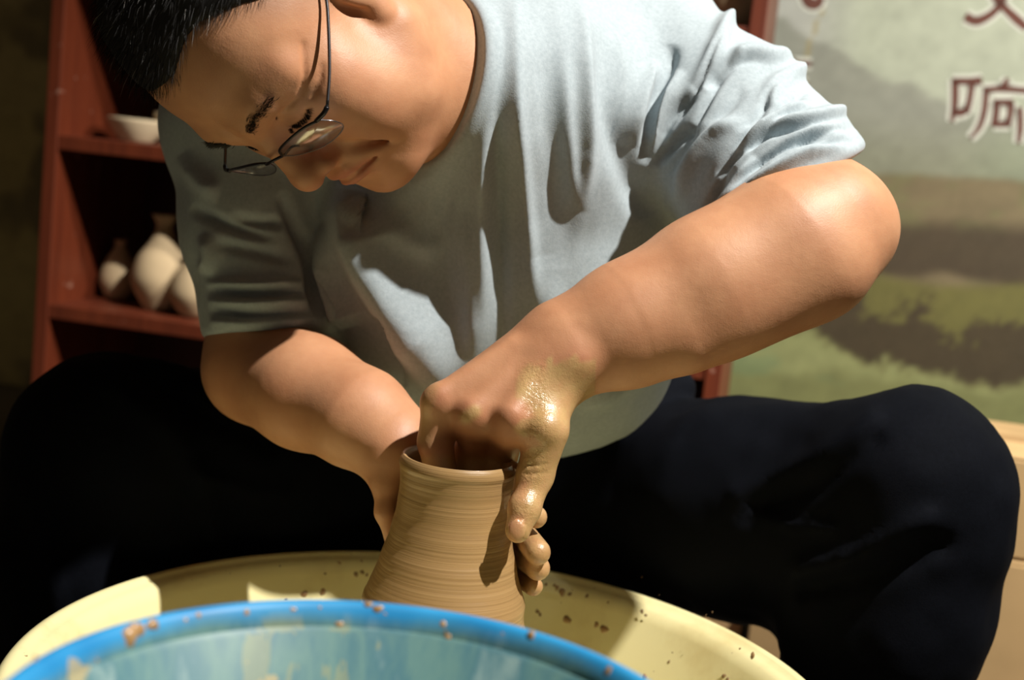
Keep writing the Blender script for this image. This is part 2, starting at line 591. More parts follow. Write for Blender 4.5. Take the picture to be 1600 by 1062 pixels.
def head_local(q):
    s = q.copy(); s[:, 0] = np.abs(s[:, 0])            # the face is symmetric
    d = skull(q)
    d = smin(d, ellip(q, (0, .026, -.036), (.063, .058, .074)), .03)
    d = smin(d, chain(s, [((.055, -.002, -.062), .021), ((.045, .035, -.088), .021), ((.018, .066, -.101), .021)], .01), .03)
    d = smin(d, ellip(q, (0, .03, -.078), (.048, .052, .032)), .02)
    d = smin(d, ellip(q, (0, .079, -.106), (.022, .017, .017)), .016)
    d = smin(d, ellip(s, (.045, .050, -.022), (.027, .029, .024)), .02)
    d = smin(d, ellip(s, (.044, .048, -.056), (.026, .032, .028)), .025)
    d = smax(d, -ellip(s, (.033, .104, -.003), (.017, .017, .011)), .014)
    d = smin(d, chain(s, [((.053, .062, .018), .010), ((.032, .080, .0225), .011), ((.012, .086, .019), .010)], .004), .016)
    d = smin(d, chain(s, [((0, .084, .010), .0085), ((0, .092, -.008), .0085), ((0, .104, -.034), .0115)], .005), .013)
    d = smin(d, ellip(q, (0, .1055, -.040), (.0135, .0125, .0115)), .008)
    d = smin(d, ellip(s, (.0145, .0945, -.0435), (.0085, .012, .0088)), .006)
    d = smax(d, -ellip(s, (.0075, .1035, -.0530), (.0042, .007, .0045)), .003)
    d = smin(d, ellip(s, (.0325, .0695, -.0035), (.0168, .0145, .0122)), .004)
    d = smax(d, -chain(s, [((.0165, .0815, -.0095), .0010), ((.025, .0850, -.0108), .0014), ((.034, .0850, -.0108), .0014), ((.047, .0785, -.0085), .0012)]), .0016)
    d = smax(d, -chain(s, [((.018, .0835, .0035), .0010), ((.033, .0855, .0065), .0010), ((.049, .077, .0025), .0010)]), .002)
    d = smin(d, ellip(q, (0, .0765, -.0715), (.031, .021, .022)), .016)
    d = smin(d, chain(s, [((0, .0955, -.0655), .0048), ((.010, .0935, -.0650), .0048), ((.024, .0850, -.0732), .0025)], .002), .004)
    d = smin(d, chain(s, [((0, .0950, -.0775), .0062), ((.010, .0930, -.0770), .0058), ((.021, .0855, -.0765), .003)], .002), .005)
    d = smax(d, -chain(s, [((0, .1015, -.0712), .0016), ((.012, .0985, -.0714), .0017), ((.028, .0862, -.0768), .0018)]), .003)
    d = smax(d, -chain(s, [((.021, .0930, -.041), .0018), ((.031, .0865, -.056), .0022), ((.0370, .0775, -.072), .0018), ((.038, .0670, -.090), .0006)]), .010)
    for cr in CROW: d = smax(d, -chain(s, cr), .004)
    d = smax(d, -chain(s, [((.010, .0975, -.0875), .002), ((0, .0985, -.0885), .003)]), .012)
    # ears
    e = ellip(s, (.0765, -.012, -.008), (.0075, .019, .033))
    e = smax(e, -ellip(s, (.0855, -.009, -.006), (.008, .011, .019)), .004)
    e = smin(e, ellip(s, (.0735, -.002, -.0395), (.006, .0085, .010)), .006)
    return smin(d, e, .006)


def _skin_x(y, z):
    xs = np.linspace(.10, .02, 400).astype(F32)
    d = head_local(np.stack([xs, np.full_like(xs, y), np.full_like(xs, z)], 1))
    return float(xs[int(np.argmax(d < 0))])


CROW = [[((_skin_x(y, z) + .0002, y, z), r) for y, z, r in ln] for ln in (
    [(.074, .002, .0005), (.066, .005, .0009), (.056, .009, .0008), (.046, .013, .0003)],
    [(.074, -.006, .0005), (.066, -.006, .0008), (.056, -.004, .0003)])]
NAX = -HR[:, 2] + np.array([.06, .06, .10]); NAX /= np.linalg.norm(NAX)
RING_C = HT - HR[:, 2] * .131 + np.array([.004, .004, .004])
NECK_A = hl((0, -.022, -.045)); NECK_B = RING_C + NAX * .07
THROAT_A = hl((0, .022, -.088)); THROAT_B = RING_C + NAX * .03 + HR[:, 1] * .018


def neck(p):
    d = rcone(p, NECK_A, NECK_B, .060, .061)
    return smin(d, rcone(p, THROAT_A, THROAT_B, .040, .048), .03)


def rpx(px, py, d, r): return (fig(px, py, d), r * d / FPX)


SH_L, SH_R = fig(985, 82, 1.235), fig(388, 195, 1.215)
ARM_L = [(SH_L, .055), rpx(1190, 265, 1.12, 86), rpx(1294, 350, 1.05, 88), rpx(1230, 388, 1.04, 108), rpx(1110, 446, 1.028, 100),
         rpx(980, 508, 1.02, 86), rpx(895, 546, 1.01, 68)]
ELBOW_L = rpx(1328, 364, 1.05, 62)
PALM_L = [
    [rpx(866, 534, 1.018, 54), rpx(704, 630, .995, 36)],
    [rpx(872, 545, 1.016, 56), rpx(744, 650, .988, 36)],
    [rpx(872, 558, 1.012, 55), rpx(799, 660, .982, 37)],
    [rpx(863, 574, 1.008, 52), rpx(848, 668, .978, 37)]]
FING_L = [
    [rpx(690, 635, .994, 32), rpx(680, 690, .998, 27), rpx(694, 775, 1.0, 24), rpx(706, 835, 1.0, 20)],
    [rpx(742, 656, .989, 32), rpx(742, 706, 1.018, 25), rpx(738, 790, 1.005, 23), rpx(738, 860, 1.0, 19)],
    [rpx(795, 664, .984, 32), rpx(784, 706, 1.016, 25), rpx(774, 790, 1.005, 22), rpx(770, 850, 1.0, 19)],
    [rpx(853, 672, .978, 36), rpx(837, 742, .983, 27.5), rpx(820, 795, .972, 23.5), rpx(809, 828, .964, 20)],
    [rpx(815, 575, 1.01, 40), rpx(748, 640, 1.022, 29), rpx(742, 700, 1.024, 24), rpx(742, 760, 1.018, 19)]]


def hand_l(p):
    d = None
    for a, b in PALM_L:
        e = rcone(p, a[0], b[0], a[1], b[1])
        d = e if d is None else smin(d, e, .012)
    for i, fch in enumerate(FING_L):
        d = smin(d, chain(p, fch, .004), .005 if i != 4 else .012)
    # knuckles and tendons
    for (x, y, dd, r) in ((677, 626, .986, 14), (734, 649, .978, 13), (797, 655, .971, 13), (852, 666, .968, 12), (834, 740, .979, 16), (818, 792, .968, 13)):
        c, rr = rpx(x, y, dd, r); d = smin(d, np.sqrt(((p - c.astype(F32)) ** 2).sum(1)) - rr, .012)
    for (a, b) in (((690, 612, .983), (800, 545, .994)), ((742, 636, .974), (826, 556, .990)), ((800, 642, .967), (846, 566, .986))):
        d = smin(d, rcone(p, fig(*a), fig(*b), .0028, .0024), .015)
    # finger creases and the nail
    for (a, b) in (((812, 741, .9685), (856, 738, .9685)), ((814, 727, .9685), (852, 725, .9685)), ((803, 790, .9575), (838, 796, .9575))):
        d = smax(d, -rcone(p, fig(*a), fig(*b), .0006, .0006), .0022)
    nail = ellip(p, fig(808, 828, .9552), (.0068, .0085, .0028))
    d = smax(d, -(nail - .0007), .0012)
    d = smin(d, nail + .0003, .0008)
    return d


POTC = fig(717, 713, 1.0)                    # centre of the pot's rim
_upf = np.array([RGT[2], UPV[2], FWD[2]])    # world up in the figure frame
_sx = np.cross(_upf, [0, 0, 1.0]); _sx /= np.linalg.norm(_sx)
if _sx[0] < 0: _sx = -_sx
_sd = np.array([0, 0, 1.0]) - _upf * _upf[2]; _sd /= np.linalg.norm(_sd)


def around(ang, rad, down):                  # a point beside the pot; angle 0 right, 90 behind
    a = math.radians(ang)
    return POTC + _sx * rad * math.cos(a) + _sd * rad * math.sin(a) - _upf * down


ARM_R = [(SH_R, .055), rpx(405, 470, 1.185, 68), rpx(405, 575, 1.165, 76), rpx(480, 612, 1.12, 80), rpx(565, 655, 1.075, 68), rpx(622, 690, 1.055, 50)]
PALM_R = [
    [rpx(628, 690, 1.058, 42), (around(112, .066, .050), .014)],
    [rpx(622, 698, 1.058, 42), (around(115, .070, .068), .014)],
    [rpx(616, 705, 1.056, 40), (around(118, .074, .083), .014)],
    [rpx(612, 712, 1.054, 36), (around(120, .077, .095), .013)]]
FING_R = [
    [(around(112, .066, .050), .0115), (around(85, .064, .045), .010), (around(42, .062, .043), .0095), (around(4, .0622, .041), .0085)],
    [(around(115, .070, .068), .0115), (around(85, .068, .066), .0105), (around(36, .066, .064), .010), (around(-9, .0665, .0635), .0097)],
    [(around(118, .074, .083), .0115), (around(88, .071, .082), .010), (around(40, .068, .081), .0095), (around(0, .0675, .079), .0093)],
    [(around(120, .077, .095), .010), (around(95, .074, .098), .009), (around(50, .071, .0985), .0085), (around(12, .0675, .098), .0075)],
    [rpx(640, 715, 1.045, 38), (around(118, .066, .028), .0125), (around(92, .060, .010), .0105), (around(78, .057, -.004), .009)]]


def hand_r(p):
    d = None
    for a, b in PALM_R:
        e = rcone(p, a[0], b[0], a[1], b[1])
        d = e if d is None else smin(d, e, .014)
    d = smin(d, chain(p, [rpx(612, 705, 1.04, 36), rpx(604, 752, 1.035, 22), rpx(603, 800, 1.03, 16), rpx(612, 838, 1.035, 12)], .006), .016)
    for fch in FING_R:
        d = smin(d, chain(p, fch, .004), .004)
    c, r = rpx(610, 706, 1.046, 26)
    return smin(d, np.sqrt(((p - c.astype(F32)) ** 2).sum(1)) - r, .015)


def arm_l(p):
    d = chain(p, ARM_L, .03)
    c, r = ELBOW_L
    d = smin(d, np.sqrt(((p - c.astype(F32)) ** 2).sum(1)) - r, .02)
    # muscle line and wrist bone
    d = smin(d, rcone(p, fig(1290, 425, 1.022), fig(1080, 535, 1.004), .026, .015), .03)
    c, r = rpx(905, 563, .986, 17)
    d = smin(d, np.sqrt(((p - c.astype(F32)) ** 2).sum(1)) - r, .018)
    return smin(d, boxed(p, hand_l, fig(640, 870, 1.0) - (0, 0, .09), fig(930, 470, 1.0) + (0, 0, .08)), .022)


def arm_r(p):
    d = chain(p, ARM_R, .03)
    return smin(d, hand_r(p), .018)


def torso_core(p):
    return chain(p, [(fig(770, 110, 1.20), .075), (fig(765, 330, 1.33), .10), (fig(760, 560, 1.42), .105), (fig(770, 720, 1.43), .09)], .05)


def bb(pts, m): 
    P = np.array(pts); return P.min(0) - m, P.max(0) + m


HLO, HHI = HT - .15, HT + .15
AL = bb([a[0] for a in ARM_L] + [c[0] for g in FING_L for c in g], .06)
AR = bb([a[0] for a in ARM_R] + [c[0] for g in FING_R for c in g], .05)
TC = bb([fig(770, 110, 1.2), fig(760, 720, 1.43)], .12)
NK = bb([NECK_A, NECK_B, THROAT_A, THROAT_B], .075)


def body(p):
    d = boxed(p, lambda q: head_local(to_head(q)).astype(F32), HLO, HHI)
    d = smin(d, boxed(p, neck, *NK), .028)
    d = smin(d, boxed(p, torso_core, *TC), .04)
    d = smin(d, boxed(p, arm_l, *AL), np.where(proj(p)[:, 1] > 480, .001, .02).astype(F32))
    d = smin(d, boxed(p, arm_r, *AR), .001)
    return d.astype(F32)


# ---- shirt
SPINE = np.array([.04, .85, -.52]); SPINE /= np.linalg.norm(SPINE)
SNRM = np.cross(SPINE, [1, 0, 0]); SNRM /= np.linalg.norm(SNRM)
SXA = np.cross(SNRM, SPINE)
SM = np.stack([SXA, SPINE, SNRM], 1)
_s2 = np.array([.02, .992, -.10]); _s2 /= np.linalg.norm(_s2)
_n2 = np.cross(_s2, [1, 0, 0]); _n2 /= np.linalg.norm(_n2)
SM2 = np.stack([np.cross(_n2, _s2), _s2, _n2], 1)
CUFF_L = (fig(1214, 297, 1.105), fig(1310, 395, .98)); CUFF_R = (fig(418, 528, 1.175), fig(440, 700, 1.13))

CUFF_NL = np.array([.42, -.90, .06]); CUFF_NL /= np.linalg.norm(CUFF_NL)
CUFF_NR = np.array([.06, -.99, -.1]); CUFF_NR /= np.linalg.norm(CUFF_NR)
# fold lines: (polyline in picture directions on the cloth, width, height) - positive stands proud
FOLDS = [
    ([(752, -20), (750, 150), (752, 330), (757, 560)], 13, .010),
    ([(775, -20), (776, 150), (780, 350), (790, 560)], 12, -.011),
    ([(803, -20), (806, 150), (822, 330), (835, 480)], 12, .008),
    ([(850, 0), (862, 200), (872, 420)], 26, -.009),
    ([(905, -10), (918, 120), (922, 230), (905, 330)], 12, .008),
    ([(880, 60), (890, 230), (898, 330)], 10, .004),
    ([(955, 0), (948, 150), (985, 280), (1012, 340)], 22, -.012),
    ([(720, 150), (700, 260), (690, 400), (716, 560)], 18, -.008),
    ([(690, 215), (655, 260), (590, 290)], 10, .004),
    ([(730, 60), (722, 150), (690, 220), (640, 260)], 7, .0035),
    ([(540, 275), (580, 400), (640, 500), (725, 650)], 44, .036),
    ([(600, 330), (640, 370), (690, 400)], 18, .006),
    ([(545, 330), (560, 430), (610, 540), (670, 630)], 20, -.010),
    ([(510, 350), (528, 480), (590, 610)], 17, .020),
    ([(730, 330), (735, 450), (745, 580)], 14, .006),
    ([(900, 640), (960, 610), (1040, 570)], 14, .006),
    ([(840, 400), (860, 540), (850, 650)], 30, .006),
    ([(960, 420), (950, 560), (930, 640)], 30, .007),
    # raised left sleeve
    ([(1049, 71), (1046, 100), (1018, 176), (1008, 258)], 11, -.012),
    ([(1085, 146), (1049, 183), (1020, 240)], 9, -.009),
    ([(1088, 200), (1059, 220), (1025, 258)], 8, -.009),
    ([(1030, 100), (1000, 150), (985, 230)], 13, .009),
    ([(1065, 110), (1035, 180), (1015, 240)], 9, .008),
    ([(1165, 140), (1125, 185), (1083, 226), (1050, 272)], 7, -.0045),
    ([(1151, 88), (1124, 112), (1103, 139)], 8, -.008),
    ([(1150, 10), (1134, 38), (1122, 75), (1088, 136)], 12, .009),
    ([(1240, 90), (1205, 92), (1160, 88), (1117, 119)], 13, .008),
    ([(1285, 85), (1245, 112), (1212, 132), (1201, 165)], 13, .0065),
    ([(1235, 118), (1203, 142), (1188, 175), (1150, 205)], 6, -.005),
    ([(1170, 190), (1110, 205), (1075, 260), (1062, 320)], 12, .005),
    ([(1345, 165), (1300, 180), (1239, 190), (1195, 210), (1144, 251)], 12, .008),
    ([(1266, 197), (1205, 207), (1158, 237), (1120, 275)], 6, -.009),
    ([(1303, 207), (1256, 217), (1205, 244), (1150, 300)], 7, -.009),
    ([(1325, 205), (1270, 205), (1220, 232), (1165, 285)], 9, .006),
    ([(1341, 237), (1273, 237), (1222, 258), (1171, 288), (1105, 338)], 12, .008),
    ([(1280, 160), (1225, 175), (1170, 225), (1120, 300)], 8, .006),
    ([(1265, 170), (1215, 190), (1165, 240)], 5, -.006),
    ([(1150, 262), (1120, 300), (1098, 345)], 7, -.005), ([(1180, 245), (1150, 285), (1120, 335)], 7, .005),
    ([(1136, 45), (1112, 95), (1088, 140), (1050, 205)], 5, -.006), ([(1215, 105), (1165, 98), (1128, 122), (1098, 175), (1070, 235)], 5.5, -.006),
    ([(1335, 178), (1285, 192), (1235, 200), (1185, 222), (1135, 268), (1110, 315)], 5, -.006),
    ([(1340, 200), (1290, 206), (1235, 224), (1180, 260), (1135, 310)], 5, -.006),
    ([(1345, 222), (1295, 222), (1240, 240), (1190, 270), (1150, 306)], 5, -.005),
    ([(1265, 140), (1235, 160), (1190, 190), (1150, 225), (1105, 290)], 5, -.005),
    # lowered right sleeve
    ([(300, 322), (332, 342), (378, 360), (430, 372)], 9, -.009),
    ([(357, 338), (410, 347), (446, 347)], 8, -.008),
    ([(335, 380), (396, 392), (460, 406)], 9, -.006),
    ([(320, 365), (330, 400), (322, 430)], 10, .007),
    ([(435, 300), (460, 352), (484, 402), (490, 452), (497, 500)], 9, -.013),
    ([(320, 442), (400, 446), (475, 442)], 7, .005), ([(322, 456), (400, 460), (480, 458)], 6, -.006),
    ([(322, 470), (400, 476), (490, 470)], 7, .005), ([(324, 487), (400, 492), (490, 486)], 6, -.006),
    ([(325, 503), (400, 508), (495, 500)], 7, .006), ([(328, 520), (400, 522), (500, 512)], 5, -.005),
    ([(330, 534), (400, 536), (505, 520)], 8, .005),
    ([(285, 240), (320, 290), (345, 300)], 14, .006),
]


def fold_disp(p):
    q = proj(p).astype(F32)
    out = np.zeros(len(p), F32)
    for pts, w, amp in FOLDS:
        P = np.array(pts, F32); m = 2.2 * w
        sel = np.flatnonzero((q[:, 0] > P[:, 0].min() - m) & (q[:, 0] < P[:, 0].max() + m) & (q[:, 1] > P[:, 1].min() - m) & (q[:, 1] < P[:, 1].max() + m))
        if len(sel) == 0: continue
        C = np.array(catmull(pts, 4), F32)
        dd, tt = poly_dist(q[sel], C, True)
        out[sel] += np.clip(5.0 * tt * (1 - tt), 0, 1) * ((amp if amp > 0 else amp * .75) * (1.35 if P[:, 0].min() > 1010 or P[:, 0].max() < 500 else .9)) * np.exp(-(dd / w) ** 2)
    return out


def shirt(p):
    d = ellip(p, fig(790, 190, 1.30), (.195, .19, .110), SM)
    tq = (p - fig(778, 365, 1.245).astype(F32)) @ SM2.astype(F32)
    tor = smax(ellip(p, fig(778, 365, 1.245), (.27, .205, .128), SM2), np.abs(tq[:, 0]) - .176, .10)
    d = smin(d, tor, .07)
    for bx in (705, 775, 845):
        d = smin(d, rcone(p, RING_C + NAX * (.055 + (bx - 705) * .0004), fig(bx, 430, 1.205), .072, .085), .05)
    d = smin(d, ellip(p, fig(772, 570, 1.28), (.140, .070, .108)), .06)
    d = smin(d, rcone(p, fig(810, 70, 1.165), SH_L, .076, .080), .04)
    d = smin(d, rcone(p, fig(740, 90, 1.19), SH_R, .072, .074), .05)
    sl = chain(p, [(SH_L, .079), rpx(1122, 197, 1.155, 130), rpx(1214, 297, 1.105, 136), rpx(1275, 360, 1.075, 136)], .03)
    a = CUFF_L[0]; n = CUFF_NL
    sl = smax(sl, (p - a.astype(F32)) @ n.astype(F32), .012)
    d = smin(d, sl, .022)
    sr = chain(p, [(SH_R, .073), rpx(398, 360, 1.195, 100), rpx(422, 500, 1.178, 94), rpx(425, 620, 1.15, 92)], .03)
    n2 = CUFF_NR
    sr = smax(sr, (p - CUFF_R[0].astype(F32)) @ n2.astype(F32), .010)
    d = smin(d, sr, .016)
    # lower hem
    # folds
    # collar stub round the neck, cut square, and an opening above it
    d = smin(d, rcone(p, RING_C + NAX * .012, RING_C + NAX * .12, .071, .096), .035)
    h = (p - RING_C.astype(F32)) @ NAX.astype(F32)
    rad = p - RING_C.astype(F32) - h[:, None] * NAX.astype(F32)
    rad = np.sqrt((rad * rad).sum(1))
    d = smax(d, -np.maximum(h, rad - .125), .005)
    band = np.sqrt((rad - .0715) ** 2 + (h - .010) ** 2 * .25) - .0052
    d = smin(d, np.where(h > -.002, band, .05), .002)
    return d.astype(F32)


def shirt_folds(v):                     # cloth folds pushed in or out along the cloth's own normal
    e = .002
    f0 = shirt(v)
    n = np.stack([shirt(v + np.array(o, F32) * e) - f0 for o in ((1, 0, 0), (0, 1, 0), (0, 0, 1))], 1)
    n /= np.maximum(np.linalg.norm(n, axis=1, keepdims=True), 1e-9)
    view = -v / np.linalg.norm(v, axis=1, keepdims=True)
    fc = np.clip(((n * view).sum(1) + .30) / .35, 0, 1)
    a = fold_disp(v) * fc
    a = a + vnoise(v * np.array([1, .45, 1]), 26, 3) * .005 + vnoise(v * np.array([1.2, .5, 1]), 70, 5) * .0014
    h = (v - RING_C.astype(F32)) @ NAX.astype(F32)
    a = a * np.clip((np.abs(h) + np.linalg.norm(v - RING_C, axis=1) * .6 - .055) / .03, 0, 1)
    for c, nn in ((CUFF_L[0], CUFF_NL), (CUFF_R[0], CUFF_NR)):
        g = (v - c.astype(F32)) @ nn.astype(F32)
        a = np.where(np.linalg.norm(v - c, axis=1) < .13, a * np.clip(.15 + (-.003 - g) / .012, .15, 1), a)
    return v + n * a[:, None]


def shin(px, py, d, lean):
    k, r = rpx(px, py, d, 141)
    out = [(k, r)]
    for t, rr in ((.10, r * 1.10), (.25, r * 1.02), (.40, .066)):
        out.append((k - _upf * t + np.array([lean * t, 0, .06 * t / .4]), rr))
    return out


SHIN_L = shin(1425, 765, 1.16, -.02); SHIN_R = shin(166, 708, 1.25, -.05)


def trousers(p):
    d = chain(p, [rpx(940, 765, 1.46, 150), rpx(1170, 798, 1.30, 156), rpx(1425, 762, 1.16, 141)], .05)
    d = smin(d, chain(p, SHIN_L, .04), .045)
    d = smin(d, chain(p, [rpx(640, 740, 1.46, 130), rpx(400, 735, 1.36, 145), rpx(170, 705, 1.25, 140)], .05), .05)
    d = smin(d, chain(p, SHIN_R, .04), .045)
    d = smin(d, ellip(p, fig(785, 745, 1.47), (.17, .085, .12)), .05)
    d = smin(d, rcone(p, fig(960, 660, 1.36), fig(1052, 608, 1.40), .020, .020), .012)
    q = proj(p).astype(F32)
    for pts, w, amp in TFOLDS:
        dd = poly_dist(q, pts); d = d - amp * np.exp(-(dd / w) ** 2)
    d = d - vnoise(p, 22, 9) * .008 - vnoise(p, 55, 4) * .0022
    return d.astype(F32)


TFOLDS = [
    ([(1150, 770), (1260, 720), (1360, 650)], 16, .006), ([(1170, 800), (1280, 760), (1370, 690)], 14, -.006),
    ([(1250, 890), (1330, 870), (1450, 810)], 16, .008), ([(1260, 920), (1360, 900), (1470, 850)], 18, -.007),
    ([(1160, 795), (1240, 822), (1300, 826)], 8, .004), ([(320, 745), (400, 770), (450, 770)], 10, .005),
    ([(310, 740), (330, 830), (340, 900)], 18, .007), ([(180, 600), (260, 660), (330, 760)], 22, .007),
    ([(215, 590), (300, 640), (420, 690)], 18, -.007), ([(40, 760), (80, 860), (90, 980)], 20, .005)]

# ------------------------------------------------------------------ room
YAW = math.radians(12)
XS = np.array([math.cos(YAW), -math.sin(YAW), 0]); NS = np.array([math.sin(YAW), math.cos(YAW), 0]); ZU = np.array([0, 0, 1.0])
S0 = W(615, 400, 1.95)


def on_plane(px, py, back):             # (u, z) where the view line meets the plane set back from the shelf front
    d = FWD + (px - 800) / FPX * RGT + (531 - py) / FPX * UPV
    P0 = S0 + NS * back
    t = ((P0 - CAM) @ NS) / (d @ NS)
    X = CAM + d * t
    return float((X - S0) @ XS), float(X[2])


def at(u, back, z): return np.array([S0[0], S0[1], 0]) + XS * u + NS * back + ZU * z


SHELF_M = Matrix(((XS[0], NS[0], 0, S0[0]), (XS[1], NS[1], 0, S0[1]), (0, 0, 1, 0), (0, 0, 0, 1)))   # shelf frame: u, back, z

fl = link('floor', box_mesh('floor', (-2.6, -0.6, -0.05), (2.9, 3.6, 0.0)), None, M_FLOOR, False); tag(fl, kind='structure')
WALL_B = 0.56
wl = link('wall_back', box_mesh('wall_back', (-2.2, WALL_B + .02, 0.0), (2.4, WALL_B + .12, 2.6), 0, SHELF_M), None, M_WALL, False)
tag(wl, kind='structure')

# ------------------------------------------------------------------ printed mural banner
BB = WALL_B


def mural():
    u0, u1, z0, z1 = -1.55, 1.55, 0.12, 2.05
    nu, nz = 420, 300
    U, Z = np.meshgrid(np.linspace(u0, u1, nu), np.linspace(z0, z1, nz), indexing='ij')
    X = np.array([S0[0], S0[1], 0]) + U[..., None] * XS + BB * NS + Z[..., None] * ZU
    flat = X.reshape(-1, 3)
    ua, za = on_plane(1200, 300, BB); ub, zb = on_plane(1600, 300, BB)
    kx = 400 / (ub - ua)                              # one picture unit on the banner
    x = 1200 + (U - ua) * kx
    _, zt = on_plane(1400, 0, BB); _, zo = on_plane(1400, 600, BB)
    y = 0 + (zt - Z) * 600 / (zt - zo) + (x - 1400) * 0.035
    P3 = np.stack([x.ravel() / 100, y.ravel() / 100, np.zeros(x.size)], 1)
    def nz_(s, seed, ax=1, ay=1): return vnoise(P3 * np.array([ax, ay, 1]), s, seed).reshape(x.shape)
    fb = lambda s, seed, ax=1, ay=1: nz_(s, seed, ax, ay) + .5 * nz_(s * 2.1, seed + 1, ax, ay) + .25 * nz_(s * 4.3, seed + 2, ax, ay)
    def mixc(c, m, col): return c * (1 - m[..., None]) + np.array(col) * m[..., None]
    sm = lambda e0, e1, t: np.clip((t - e0) / (e1 - e0), 0, 1) ** 2 * (3 - 2 * np.clip((t - e0) / (e1 - e0), 0, 1))
    c = np.ones(x.shape + (3,)) * np.array((.52, .575, .45))
    c = mixc(c, sm(1330, 1210, x) * .8, (.52, .53, .50))
    ridge = np.interp(x, [1000, 1180, 1260, 1300, 1340, 1400, 1430, 1480, 1600, 1800], [60, 30, 62, 90, 112, 118, 132, 150, 172, 160]) + fb(2.2, 11) * 22
    mt = sm(-4, 8, y - ridge)
    c = mixc(c, mt * .9, (.33, .345, .29))
    c = mixc(c, sm(160, 260, y) * .75, (.285, .30, .205))
    c = mixc(c, sm(1450, 1600, x) * sm(120, 220, y) * .5, (.33, .40, .27))
    band = sm(-6, 8, y - (268 + fb(1.2, 21) * 10))
    c = mixc(c, band * .9, (.22, .20, .085))
    c = mixc(c, sm(0, .25, fb(1.6, 25, .8, 1.6)) * band * .5, (.25, .17, .11))
    dark = sm(-16, 18, y - (338 + fb(1.0, 31) * 16)) * sm(12, -10, y - (428 + fb(1.4, 33) * 20))
    c = mixc(c, dark * .95, (.075, .052, .030))
    olive = sm(-8, 12, y - (425 + fb(1.2, 41) * 20))
    c = mixc(c, olive * .95, (.185, .175, .045))
    lt = sm(-10, 14, y - np.interp(x, [1100, 1200, 1300, 1450, 1600, 1750], [505, 512, 540, 572, 590, 600]) - fb(1.8, 51) * 24 - fb(8.0, 55) * 16)
    tr_top = np.interp(x, [1180, 1300, 1330, 1360, 1400, 1430, 1480, 1510, 1560, 1600, 1700], [520, 470, 452, 462, 500, 470, 466, 510, 495, 480, 470])
    trees = sm(-10, 16, y - tr_top - fb(3.2, 61) * 50 - fb(11.0, 65) * 26) * (1 - lt)
    c = mixc(c, trees * .95, (.062, .042, .022))
    c = mixc(c, lt * .97, (.37, .40, .17))
    c = mixc(c, sm(-10, 25, y - (592 + fb(1.2, 71) * 30)) * lt * .8, (.22, .235, .085))
    c = mixc(c, sm(.12, .3, fb(1.5, 75, .5, 2)) * lt * .5, (.20, .30, .15))
    c = mixc(c, sm(640, 760, y) * .6, (.16, .16, .06))
    # left half of the print turned olive, with darker blotches
    lf = sm(700, 200, x)
    c = mixc(c, lf * .9, (.44, .36, .13))
    c = mixc(c, lf * sm(0, .25, fb(.9, 81)) * .8, (.14, .11, .05))
    c = c * (1 + .14 * fb(3.0, 91, 1, 1.4) + .12 * fb(9.0, 95))[..., None]
    # thin painted reed beside the shelf
    rd = np.abs(x - (1226 + (118 - y) * .22)) < 3
    c = mixc(c, (rd & (y < 92) & (y > 12)) * .7, (.42, .34, .14))
    f = []
    i, j = np.meshgrid(np.arange(nu - 1), np.arange(nz - 1), indexing='ij')
    q = np.stack([i * nz + j, (i + 1) * nz + j, (i + 1) * nz + j + 1, i * nz + j + 1], -1).reshape(-1, 4)
    me = mesh_np('mural_banner', flat, q)
    ca = me.color_attributes.new('paint', 'FLOAT_COLOR', 'POINT')
    ca.data.foreach_set('color', np.concatenate([np.clip(c.reshape(-1, 3), 0, 1), np.ones((x.size, 1))], 1).astype(F32).ravel())
    o = link('mural_banner', me, None, mat_vertex('printed_landscape', 'paint', 0.6), False)
    md = o.modifiers.new('thickness', 'SOLIDIFY'); md.thickness = 0.004; md.offset = 0
    return tag(o, 'large printed landscape mural with pale sky, misty hills and brown brush characters behind the shelf', 'mural')


MURAL = mural()


def slab(name, loops, back, thick, parent, mat):   # flat printed shapes, loops in picture units on the banner plane
    bm = bmesh.new()
    for lp in loops:
        vs = []
        for (px, py) in lp:
            u, z = on_plane(px, py, BB)
            vs.append(bm.verts.new(at(u, back, z)))
        f = bm.faces.new(vs)
        r = bmesh.ops.extrude_face_region(bm, geom=[f])
        for v in r['geom']:
            if isinstance(v, bmesh.types.BMVert): v.co -= Vector(NS) * thick
    return link(name, bm_mesh(name, bm), parent, mat, False)


def stroke(pts, widths, n=5):
    C = catmull([(p[0], p[1], w) for p, w in zip(pts, widths)], n) if len(pts) > 2 else [np.array((*p, w), float) for p, w in zip(pts, widths)]
    L, R = [], []
    for i, c in enumerate(C):
        t = C[min(i + 1, len(C) - 1)][:2] - C[max(i - 1, 0)][:2]; t = t / max(np.linalg.norm(t), 1e-9)
        nn = np.array([-t[1], t[0]])
        L.append(tuple(c[:2] + nn * c[2] / 2)); R.append(tuple(c[:2] - nn * c[2] / 2))
    return L + R[::-1]


